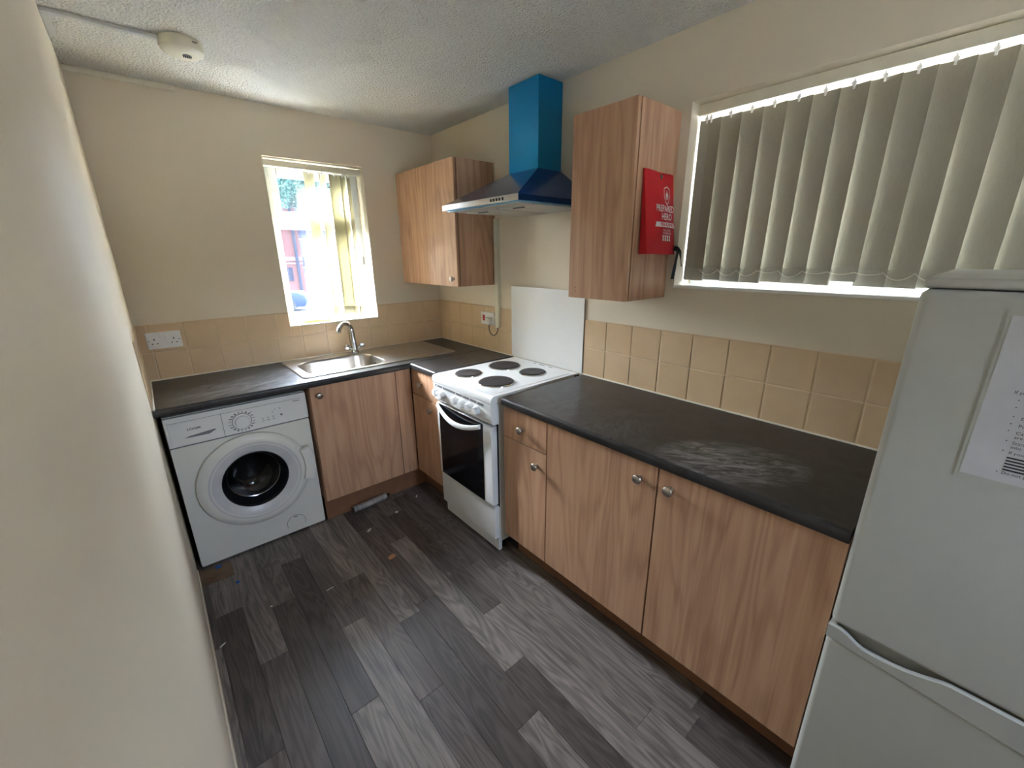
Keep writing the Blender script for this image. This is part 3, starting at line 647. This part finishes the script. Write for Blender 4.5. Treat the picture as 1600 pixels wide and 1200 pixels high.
od = MB().box(-.640, -.604, cy0+.014, cy1-.010, .304, .754, .004).build('oven_door', 'enamel_white', ck)
MB().box(-.6425, -.638, -1.405, -.982, .306, .752, .002).build('oven_glass', 'oven_glass', od)
hpnts = []
for i in range(17):
    t = i/16; hpnts.append(Vector((-.652-.022*math.sin(math.pi*t), -.987-.407*t, .742-.045*math.sin(math.pi*t)**.9-.006*t)))
m = MB(); m.loft([[p+Vector((-.006, 0, .012)), p+Vector((-.010, 0, 0)), p+Vector((-.006, 0, -.013)), p+Vector((.005, 0, -.013)), p+Vector((.005, 0, .012))] for p in hpnts], cap0=True, cap1=True); m.build('door_handle', 'enamel_white', od, 50)
MB().box(-.632, -.600, cy0+.012, cy1-.006, .094, .294, .004).build('warming_drawer', 'enamel_white', ck)
MB().box(-.612, -.590, cy0+.006, cy1-.012, .018, .094, .003).build('kick_panel', 'enamel_white', ck)
tag(MB().box(-.012, -.0085, PB, PA, WT+.004, 1.379, .001, 1).build('splashback', 'panel_white'), 'glossy white splashback panel on wall behind the cooker', 'splashback')

# ------------------------------------------------------------------ extractor hood
hd = thing('extractor_hood', (-.25, -1.25, 1.795), 'chimney cooker hood covered in bright blue protective film', 'cooker hood')
hy0, hy1, hx = -1.552, -.957, -.527; ky0, ky1, kx, kz = -1.308, -1.083, -.171, 1.99
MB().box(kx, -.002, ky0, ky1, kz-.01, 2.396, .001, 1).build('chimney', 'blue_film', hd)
b0, b1 = 1.795, 1.819
A = [(-.002, hy0, b1), (hx, hy0, b1), (hx, hy1, b1), (-.002, hy1, b1)]; Bq = [(-.002, ky0, kz), (kx, ky0, kz), (kx, ky1, kz), (-.002, ky1, kz)]
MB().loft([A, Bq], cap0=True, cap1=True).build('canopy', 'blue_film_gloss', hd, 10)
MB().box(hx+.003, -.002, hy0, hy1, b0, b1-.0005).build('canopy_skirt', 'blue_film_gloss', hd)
st = MB().box(hx-.002, hx+.004, hy0-.001, hy1+.001, b0-.001, b1+.001, .001, 1).build('front_strip', 'steel_grey', hd)
for yy in (-1.372, -1.393, -1.414, -1.435, -1.456): MB().box(hx-.005, hx-.001, yy-.006, yy+.006, 1.8005, 1.8125, .0015, 1).build('button', 'black_plastic', st)
ub = MB().box(hx+.02, -.012, hy0+.012, hy1-.012, b0-.006, b0+.002).build('underside', 'pale_blue_trim', hd)
for (a, b) in ((hy0+.03, -1.268), (-1.242, hy1-.03)):
    f = MB().box(-.40, -.035, a, b, b0-.010, b0-.005, .001, 1).build('grease_filter', 'filter_mesh', hd); MB().box(-.385, -.375, (a+b)/2-.04, (a+b)/2+.04, b0-.014, b0-.010, .001, 1).build('filter_latch', 'black_plastic', f)
MB().box(-.495, -.41, hy0+.03, hy1-.03, b0-.008, b0-.005, .001, 1).build('lamp_panel', 'filter_mesh', hd)

# ------------------------------------------------------------------ fridge freezer
fg = thing('fridge_freezer', (-.33, -3.15, 0), 'tall white fridge freezer at the end of worktop', 'fridge freezer')
fy0, fy1 = -3.43, -2.880
MB().box(-.556, -.03, fy0+.004, fy1-.004, .03, 1.500, .006).build('body', 'fridge_white', fg)
MB().box(-.606, -.03, fy0, fy1, 1.500, 1.521, .007, 3).build('top_cover', 'fridge_white', fg)
for (a, b) in ((-.5, fy0+.06), (-.5, fy1-.06), (-.1, fy0+.06), (-.1, fy1-.06)): MB().lathe([(0, .02), (.035, .02)], (a, b, 0), (0, 0, 1), 12).build('foot', 'black_plastic', fg)
MB().box(-.622, -.562, fy0, fy1, .652, 1.498, .014, 3).build('fridge_door', 'fridge_white', fg)
MB().box(-.622, -.562, fy0, fy1, .05, .606, .014, 3).build('freezer_door', 'fridge_white', fg)
m = MB(); nn = 44; rings = []
for i in range(nn+1):                                   # grip strip across the top of the lower door, cut away near the opening side
    t = i/nn; yy = fy1+.001+(fy0-fy1-.002)*t; q = (t-.035)/.36
    dip = (.5-.5*math.cos(2*math.pi*min(.5, q*1.6)))*(1 if q < .5 else max(0, 1-((q-.5)/.5)**1.6)) if 0 < q < 1 else 0
    zb = .606-.032*min(1, t*1.5); zt = .6475-.026*dip
    rings.append([(-.600, yy, zb), (-.6235, yy, zb), (-.6250, yy, zb+.002), (-.6255, yy, zt-.003), (-.6235, yy, zt), (-.616, yy, zt)])
m.loft(rings, cap0=True, cap1=True).build('grip_strip', 'fridge_white', fg, 30)
MB().box(-.590, -.556, fy0+.008, fy1-.008, .600, .655).build('grip_recess', 'fridge_white', fg)
MB().box(-.6235, -.590, fy1-.016, fy1, .604, .650, .004).build('grip_end_cap', 'fridge_white', fg)
pp = thing('notice_sheet', (-.623, -3.115, 1.143), 'printed paper notice in a clear sleeve taped to the fridge door', 'notice')
MB().box(-.6236, -.6226, -3.225, -3.010, 1.143, 1.458).build('sheet', 'paper', pp)
MB().box(-.6232, -.6224, -3.24, -3.004, 1.134, 1.470).build('sleeve', 'fridge_white', pp)
for (s, yy, zz) in (('If you', -3.043, 1.318), ('•', -3.050, 1.304), ('•', -3.050, 1.290), ('Call', -3.062, 1.288), ('•', -3.051, 1.272), ('Do', -3.062, 1.270), ('•', -3.051, 1.258), ('Put', -3.062, 1.256), ('•', -3.051, 1.244), ('Call\nare', -3.062, 1.242), ('•', -3.053, 1.224), ('Start\ninto', -3.062, 1.222), ('•', -3.053, 1.204), ('If your', -3.062, 1.202), ('•', -3.055, 1.160), ('Do not put', -3.062, 1.160)):
    text('printed_line', s, .0085, (-.6240, yy, zz), (0, -1, 0), (0, 0, 1), 'print_dark', pp)
for k in range(5): MB().box(-.6241, -.6237, -3.20, -3.062, 1.193-.0062*k, 1.196-.0062*k).build('printed_line', 'print_dark', pp)

# ------------------------------------------------------------------ fire blanket pouch
fb = thing('fire_blanket', (-.145, -1.99, 1.56), 'red fire blanket pouch hanging on side of the wall cabinet', 'fire blanket')
tl = Vector((-.250, -1.9785, 1.886)); tr_ = Vector((-.034, -1.9785, 1.880)); bl_ = Vector((-.246, -2.016, 1.570)); br_ = Vector((-.032, -2.016, 1.566))
rows = []
for i in range(11):
    t = i/10; row = []
    for k in range(9):
        u = k/8; p = tl.lerp(tr_, u).lerp(bl_.lerp(br_, u), t); p.y -= .012*math.sin(math.pi*u)*math.sin(math.pi*min(1, t*1.05)); p.z += .0015*math.sin(u*9+t*4); row.append(p)
    rows.append(row)
m = MB(); m.loft(rows, close=False)
back = [[Vector((p.x, max(p.y+.006, -1.974)+(-.006*i/10), p.z)) for p in r] for i, r in enumerate(rows)]
m.loft(back, close=False); nr = len(rows)
for fr_, bk in ((rows[0], back[0]), (rows[-1], back[-1]), ([r[0] for r in rows], [r[0] for r in back]), ([r[-1] for r in rows], [r[-1] for r in back])): m.loft([fr_, bk], close=False)
bmesh.ops.remove_doubles(m.bm, verts=m.bm.verts[:], dist=.0002); bmesh.ops.recalc_face_normals(m.bm, faces=m.bm.faces[:])
pouch = m.build('pouch', 'pouch_red', fb, 60)
fu = (tl-bl_).normalized(); fr = (tr_-tl).normalized(); nout = fr.cross(fu).normalized()
if nout.y > 0: nout = -nout
def fpt(u, t, lift=.0032): 
    p = tl.lerp(tr_, u).lerp(bl_.lerp(br_, u), t); p.y -= .012*math.sin(math.pi*u)*math.sin(math.pi*min(1, t*1.05)); return p + nout*lift
cc = fpt(.53, .055, .001); m = MB(); m.lathe([(0, .009), (.002, .009), (.0025, .006), (0, .0045)], cc, nout, 20); m.build('eyelet', 'chrome', fb)
MB().lathe([(0, .0045), (.0015, .0045)], cc, nout, 12).build('hook', 'black_plastic', fb)
o_ = fpt(.66, .27); sh = [(-.5, .45), (0, .6), (.5, .45), (.5, -.1), (.32, -.45), (0, -.7), (-.32, -.45), (-.5, -.1)]
P3 = lambda q, s, lift=0: [o_ + fr*a*s*.78 + fu*b*s + nout*lift for a, b in q]
m = MB(); a_, b_ = P3(sh, .056), P3(sh, .049)
va = [m.bm.verts.new(p) for p in a_]; vb = [m.bm.verts.new(p) for p in b_]
for i in range(8): m.bm.faces.new((va[i], va[(i+1) % 8], vb[(i+1) % 8], vb[i]))
m.bm.faces.new([m.bm.verts.new(p) for p in P3([(0, .38), (.13, .1), (.2, .16), (.27, -.1), (.2, -.33), (.08, -.38), (.1, -.2), (0, -.05), (-.1, -.2), (-.08, -.38), (-.2, -.33), (-.27, -.1), (-.2, .16), (-.13, .1)], .05)])
m.build('flame_emblem', 'print_white', fb)
text('lettering', 'PREPARED', .036, fpt(.27, .475, .004), fr, fu, 'print_white', fb, sx=.80, bold=.02)
text('lettering', 'HERO', .036, fpt(.62, .575, .0035), fr, fu, 'print_white', fb, 'CENTER', sx=.82, bold=.02)
bq = [(.24, .665), (.975, .665), (.975, .605), (.29, .605)]; m = MB(); m.loft([[fpt(.27+.705*k/8, .605, .0034) for k in range(9)], [fpt(.24+.735*k/8, .665, .0034) for k in range(9)]], close=False); m.build('label_band', 'print_white', fb)
text('lettering', 'FIRE BLANKET', .0185, fpt(.64, .655, .008), fr, fu, 'pouch_red', fb, 'CENTER', sx=.95, bold=.02)
text('lettering', 'PULL TABS\nTO RELEASE', .0115, fpt(.64, .715, .0034), fr, fu, 'print_white', fb, 'CENTER')
for k in range(4): c = fpt(.52+.08*k, .80, .0034); m = MB(); m.bm.faces.new([m.bm.verts.new(c+fr*a*.006+fu*b*.011) for a, b in ((-1, -1), (1, -1), (.6, 0), (1, 1), (-1, 1), (-.6, 0))]); m.build('pictogram', 'print_white', fb)
MB().prism([fpt(0, .875, .0015), fpt(1, .875, .0015), fpt(1, .88, .0015), fpt(0, .88, .0015)], nout*.001).build('seam', 'pouch_red', fb)
def strap(pts, w):
    m = MB(); rr = []
    for p, wd in pts: p = Vector(p); wd = Vector(wd).normalized()*w/2; rr.append([p-wd, p+wd])
    m.loft(rr, close=False); bmesh.ops.solidify(m.bm, geom=m.bm.faces[:], thickness=.0012); return m
strap([((-.062, -2.028, 1.590), (.3, 0, 1)), ((-.045, -2.034, 1.590), (.4, 0, 1)), ((-.034, -2.034, 1.578), (1, 0, .3)), ((-.036, -2.030, 1.54), (1, 0, 0)), ((-.036, -2.026, 1.50), (1, -.2, 0)), ((-.037, -2.022, 1.462), (1, -.2, 0))], .02).build('pull_tape', 'tape_black', fb, 60)
strap([((-.040, -2.036, 1.588), (.4, 0, 1)), ((-.022, -2.038, 1.575), (1, 0, .4)), ((-.013, -2.040, 1.545), (1, .4, 0)), ((-.006, -2.042, 1.515), (1, .8, 0))], .02).build('pull_tape', 'tape_black', fb, 60)

# ------------------------------------------------------------------ sockets, trunking, detector
so = thing('wall_socket', (-1.776, -.008, 1.091), 'white double wall socket on the tiles above the washing machine', 'socket')
MB().box(-1.852, -1.700, -.020, -.0075, 1.093, 1.184, .003).build('faceplate', 'plastic_white', so)
for xx in (-1.786, -1.766): MB().box(xx-.008, xx+.008, -.0245, -.019, 1.150, 1.172, .002).build('rocker_switch', 'plastic_white', so)
for xx in (-1.818, -1.734):
    m = MB(); m.box(xx-.0025, xx+.0025, -.0206, -.0195, 1.141, 1.150).box(xx-.0145, xx-.0075, -.0206, -.0195, 1.120, 1.1245).box(xx+.0075, xx+.0145, -.0206, -.0195, 1.120, 1.1245); m.build('pin_holes', 'black_gap', so)
for xx in (-1.842, -1.710): MB().cyl((xx, -.0206, 1.139), (xx, -.0195, 1.139), .003, 10).build('screw', 'print_grey', so)
cs = thing('cooker_switch', (-.01, -.655, 1.10), 'white switched outlet with red rocker on tiles near corner', 'switch')
MB().box(-.021, -.0075, -.729, -.580, 1.101, 1.189, .003).build('faceplate', 'plastic_white', cs)
MB().box(-.027, -.020, -.626, -.607, 1.127, 1.168, .003).build('rocker_switch', 'red_plastic', cs)
MB().cyl((-.0218, -.588, 1.145), (-.0205, -.588, 1.145), .003, 10).build('screw', 'print_grey', cs)
pl = thing('power_plug', (-.03, -.69, 1.11), 'white plug with grey cable in the red-switched outlet', 'plug')
MB().box(-.058, -.0215, -.717, -.668, 1.108, 1.158, .008, 3).build('plug_body', 'plastic_white', pl)
cp_ = [(-.035, -.692, 1.110), (-.035, -.690, 1.085), (-.034, -.698, 1.058), (-.033, -.718, 1.040), (-.030, -.742, 1.038), (-.026, -.760, 1.052), (-.020, -.768, 1.075), (-.016, -.768, 1.11)]
def smooth(pts, n=6):
    P = [Vector(p) for p in pts]; out = []
    for i in range(len(P)-1):
        p0, p1, p2, p3 = P[max(i-1, 0)], P[i], P[i+1], P[min(i+2, len(P)-1)]
        for k in range(n):
            t = k/n; out.append(.5*((2*p1)+(p2-p0)*t+(2*p0-5*p1+4*p2-p3)*t*t+(3*p1-p0-3*p2+p3)*t**3))
    return out+[P[-1]]
MB().tube(smooth(cp_), .0035, 8).build('cable', 'cable_grey', pl)
def trunk(label, *b, mat='plastic_cream'):
    m = MB()
    for q in b: m.box(*q, .0015, 1)
    return tag(m.build('cable_trunking', mat), label, 'trunking')
trunk('cream vertical cable trunking beside the corner wall cabinet', (-.026, -.0005, -.785, -.749, 1.093, 1.792), mat='plastic_cream')
trunk('cream trunking strip high on the end wall below the ceiling', (L+.001, -1.485, -.020, -.0005, 2.381, 2.403))
trunk('grey trunking across the ceiling ending at the smoke detector', (L+.001, -1.555, -.612, -.590, H-.014, H-.0005), (L+.001, L+.024, -.59, -.376, H-.014, H-.0005), mat='trunking_grey')
sd = thing('smoke_detector', (-1.494, -.60, H-.05), 'round cream smoke detector on the ceiling', 'smoke detector')
c = (-1.494, -.603, H-.0005)
MB().lathe([(0, .073), (.028, .076), (.034, .0745), (.036, .074)], c, (0, 0, -1), 48).build('base', 'plastic_cream', sd)
MB().lathe([(.034, .0735), (.040, .070), (.048, .055), (.050, .030), (.050, 0)], c, (0, 0, -1), 48).build('cover', 'plastic_cream', sd)
MB().lathe([(.049, .016), (.053, .015), (.054, 0)], (c[0]+.012, c[1]-.01, c[2]), (0, 0, -1), 20).build('sensor_grille', 'print_grey', sd)
gr = sd.children[-1]
for k in range(5): MB().box(c[0]+.0-.001+.006*k, c[0]+.0015+.006*k, c[1]-.02, c[1], c[2]-.0558, c[2]-.053).build('grille_bar', 'black_gap', gr)
MB().box(c[0]+.03, c[0]+.046, c[1]-.071, c[1]-.066, c[2]-.018, c[2]-.014).build('marking', 'print_grey', sd)

# crumpled scrap on the sill of the small window
m = MB(); rows = []
for i in range(15):
    t = i/14; row = []
    for k in range(9):
        u = k/8; e_ = math.sin(math.pi*t)**.5*math.sin(math.pi*u)**.6
        row.append((-1.045+.19*t, .028+.055*u*(.6+.4*math.sin(3*t+1)), Z1+.0015+e_*(.010+.012*abs(math.sin(9*t+5*u))*math.sin(5*u+2*t+.6)**2+.016*(1-t))))
    rows.append(row)
m.loft(rows, close=False); bmesh.ops.solidify(m.bm, geom=m.bm.faces[:], thickness=.0008)
tag(m.build('crumpled_wrapper', 'wrapper_orange', None, 50), 'crumpled orange-yellow scrap lying on the small window sill', 'scrap')
# ------------------------------------------------------------------ small things on the floor
tu = thing('sealant_tube', (-.958, -.56, .0215), 'silvery printed tube lying on floor against the sink plinth', 'tube')
a, b = Vector((-1.073, -.574, .0225)), Vector((-.845, -.556, .0225)); ax = (b-a)
MB().lathe([(0, .019), (.001, .0215), (ax.length-.004, .0215), (ax.length, .019)], a, ax, 24).build('barrel', 'tube_silver', tu)
dn = ax.normalized()
for t in (.08, .2, .55, .85): MB().lathe([(0, .0217), (.004, .0217)], a+ax*t, dn, 24).build('printed_band', 'print_grey', tu)
MB().lathe([(0, .016), (-.002, .016)], a, ax, 20).build('end_disc', 'black_plastic', tu)
MB().lathe([(0, .012), (.012, .010), (.03, .004)], b, ax, 14).build('nozzle', 'black_plastic', tu)
def scrap(name, x, y, dx, dy, h, rz, mat, label, cat):
    m = MB(); pts = [(-.5, -.4), (.1, -.5), (.5, -.35), (.45, .3), (-.1, .5), (-.5, .35)]; c_, s_ = math.cos(rz), math.sin(rz)
    m.prism([(x+c_*a*dx-s_*b*dy, y+s_*a*dx+c_*b*dy, .0004) for a, b in pts], (0, 0, h), min(h*.25, .001)); return tag(m.build(name, mat), label, cat)
scrap('plaster_chip', -.68, -.672, .022, .009, .006, .9, 'litter_white', 'white chip on the floor nearest the corner drawer cabinet', 'debris')
scrap('plaster_chip', -.866, -.752, .015, .012, .007, .2, 'litter_white', 'small round white crumb on floor beyond the tan crumb', 'debris')
scrap('plastic_stick', -1.072, -.814, .034, .007, .005, .55, 'litter_white', 'short white stick on floor in front of the sink door', 'debris')
scrap('plaster_crumb', -1.074, -1.121, .042, .026, .008, .3, 'litter_tan', 'tan flat crumb on the floor in front of the cooker', 'debris')
scrap('plastic_scrap', -1.80, -.582, .028, .02, .007, .3, 'litter_blue', 'blue scrap touching the washing machine front corner', 'debris')
scrap('plastic_scrap', -1.741, -.777, .016, .015, .007, .1, 'litter_blue', 'blue scrap lying clear of the washing machine', 'debris')
scrap('wood_splinter', -1.842, -.66, .034, .012, .004, .2, 'litter_brown', 'brown splinter on the floor by the side wall', 'debris')
scrap('plastic_stick', -1.853, -1.152, .026, .006, .004, .6, 'litter_white', 'thin white stick on floor against the side wall skirting', 'debris')
scrap('paper_strip', -1.403, -1.13, .04, .003, .002, .1, 'litter_white', 'thin pale thread on floor in the middle of the room', 'debris')
scrap('plaster_chip', -1.649, -1.06, .009, .007, .004, .1, 'litter_white', 'tiny pale chip on floor in front of the washing machine', 'debris')

# ------------------------------------------------------------------ outdoors, seen through the small window
GZ = -1.36
struct(tag(MB().box(-60, 90, .4, 120, GZ-.2, GZ).build('ground', 'asphalt'), 'grey asphalt street outside', 'ground'))
struct(tag(MB().box(.4, 60, -40, .4, GZ-.2, GZ).build('ground', 'pavement'), 'paved yard outside the wide window', 'ground'))
struct(tag(MB().box(-40, .4, -60, YR-.4, GZ-.2, GZ).build('ground', 'pavement'), 'paved ground behind the house', 'ground'))
struct(tag(MB().box(L-T-.1, T+.1, YR-.4, .4, GZ, -.12).build('house_base', 'pavement'), 'base of the house below the kitchen', 'base'))
bd = thing('brick_building', (2, 38, GZ), 'red brick building with stone bands across the street', 'building'); by = 35
MB().box(-14, 8.4, by, by+8, GZ, 6.2).build('wall', 'brick', bd)
MB().prism([(-14.3, by-.3, 6.2), (-14.3, by+8.3, 6.2), (-14.3, by+4, 8.6)], (23, 0, 0)).build('roof', 'slate_roof', bd)
for (z0, z1) in ((1.25, 1.55), (.98, 1.10)): MB().box(-14.02, 8.42, by-.08, by+.02, z0, z1).build('stone_band', 'stone_band', bd)
for xx in (-11, -8.2, -5.4, -2.6, .2, 3.4, 6.6):
    for (z0, z1, w, sh) in ((1.72, 2.86, .3, .12), (-.3, .74, .34, .5)):
        xx += sh
        f = frame_box(MB(), 'x', xx-w, xx+w, z0, z1, by-.05, by+.05, .07, 0).build('window', 'dark_pane', bd); MB().box(xx-w+.06, xx+w-.06, by-.02, by+.0, z0+.06, z1-.06).build('pane', 'dark_pane', f)
        MB().box(xx-.03, xx+.03, by-.04, by+.02, z0, z1).build('glazing_bar', 'pale_render', f)
MB().cyl((8.0, by-.12, GZ), (8.0, by-.12, 6.1), .11, 10).build('downpipe', 'dark_pane', bd)
pb = thing('pale_building', (17, 60, GZ), 'pale rendered building farther down the street', 'building')
MB().box(9, 27, 56, 64, GZ, 7.5).build('wall', 'pale_render', pb); MB().prism([(8.7, 55.6, 7.5), (8.7, 64.4, 7.5), (8.7, 60, 10)], (18.6, 0, 0)).build('roof', 'slate_roof', pb)
for xx in (11.5, 14.5, 17.5, 20.5, 23.5):
    for z0 in (.2, 3.6): f = frame_box(MB(), 'x', xx-.6, xx+.6, z0, z0+1.5, 55.93, 56.05, .09, 0).build('window', 'upvc_white', pb); MB().box(xx-.52, xx+.52, 55.97, 56.0, z0+.08, z0+1.42).build('pane', 'dark_pane', f)
def car(label, x, y, rz, paint, ht=1.0):
    t = thing('car', (x, y, GZ), label, 'car'); c_, s_ = math.cos(rz), math.sin(rz)
    def T_(a, b, z): return (x+c_*a-s_*b, y+s_*a+c_*b, GZ+z*ht)
    def sec(z, l0, l1, w): return [T_(a, b, z) for a, b in rrect(l0, l1, -w, w, .22, 5)]
    MB().loft([sec(.25, -2.1, 2.1, .84), sec(.5, -2.2, 2.2, .88), sec(.78, -2.18, 2.18, .88), sec(.95, -2.05, 2.0, .84), sec(1.0, -1.9, 1.2, .80)], cap0=True, cap1=True).build('body', paint, t, 50)
    MB().loft([sec(.98, -1.85, 1.05, .78), sec(1.42, -1.45, .25, .62)], cap0=True, cap1=True).build('glasshouse', 'car_glass', t, 50)
    MB().loft([sec(1.41, -1.48, .30, .63), sec(1.48, -1.35, .12, .58)], cap0=True, cap1=True).build('roof', paint, t, 50)
    for a in (-1.3, 1.35):
        for b in (-.80, .80):
            w = MB().lathe([(-.1, .24), (-.1, .32), (.1, .32), (.1, .24)], T_(a, b, .32), (-s_, c_, 0), 24).build('wheel', 'tyre', t); MB().lathe([(-.09, .2), (.09, .2)], T_(a, b, .32), (-s_, c_, 0), 16).build('hub', 'steel_grey', w)
    for b in (-.6, .6): MB().lathe([(0, .13), (.05, .11), (.06, 0)], T_(2.13, b, .68), (c_, s_, 0), 14).build('headlight', 'lamp_glass', t)
    MB().prism([T_(2.19, -.42, .52), T_(2.19, .42, .52), T_(2.19, .38, .72), T_(2.19, -.38, .72)], (c_*.03, s_*.03, 0)).build('grille', 'black_plastic', t)
car('dark blue parked car in front of the brick building', 3.05, 23.6, R(-20), 'car_paint', 1.1)
car('pale parked car farther down the street', 12.6, 44, R(-60), 'pale_render', 1.1)
tr = thing('street_tree', (9.6, 30, GZ), 'leafy green tree in front of the brick building', 'tree')
MB().tube([(9.6, 30, GZ), (9.55, 30, 1.5), (9.3, 30.1, 4), (9.0, 30, 7)], [.24, .2, .15, .06], 10).build('trunk', 'bark', tr)
for (dx, dz) in ((-2.4, 6.3), (2.2, 6.6), (-.8, 8.0)): MB().tube([(9.4, 30, 3.4), (9.4+dx*.5, 30, (3.4+dz)/2+.3), (9.4+dx, 30, dz)], [.09, .06, .03], 7).build('branch', 'bark', tr)
vs, fs = [], []; rr = random.Random(3)
for i in range(22000):
    while True:
        u = [rr.uniform(-1, 1) for _ in range(3)]
        if u[0]**2+u[1]**2+u[2]**2 < 1: break
    k = 1+.18*math.sin(5*u[0]+3)*math.cos(4*u[2]); c = Vector((8.6+4.2*u[0]*k, 30+2.8*u[1]*k, 7.0+2.9*u[2]*k))
    e1 = Vector((rr.gauss(0, 1), rr.gauss(0, 1), rr.gauss(0, 1))).normalized(); e2 = e1.orthogonal().normalized(); s_ = rr.uniform(.09, .17); n0 = len(vs)
    vs += [c-e1*s_, c+e2*s_*.5, c+e1*s_, c-e2*s_*.5]; fs.append((n0, n0+1, n0+2, n0+3))
me = bpy.data.meshes.new('foliage'); me.from_pydata([v-Vector((9.6, 30, GZ)) for v in vs], [], fs); me.materials.append(MATS['leaf'])
o = bpy.data.objects.new('foliage', me); COL.objects.link(o); o.parent = tr; o['kind'] = 'stuff'

groups = {'base_cabinet': 'oak base cabinets', 'wall_cabinet': 'oak wall cabinets', 'worktop': 'dark worktop pieces', 'plinth': 'brown plinth boards', 'vertical_blind': 'vertical blinds', 'cable_trunking': 'cable trunking runs', 'plaster_chip': 'bits of debris on the floor', 'plastic_stick': 'bits of debris on the floor', 'plaster_crumb': 'bits of debris on the floor', 'plastic_scrap': 'bits of debris on the floor', 'wood_splinter': 'bits of debris on the floor', 'paper_strip': 'bits of debris on the floor', 'car': 'parked cars'}
for o in COL.objects:
    if o.parent is None and o.name.split('.')[0] in groups: o['group'] = groups[o.name.split('.')[0]]
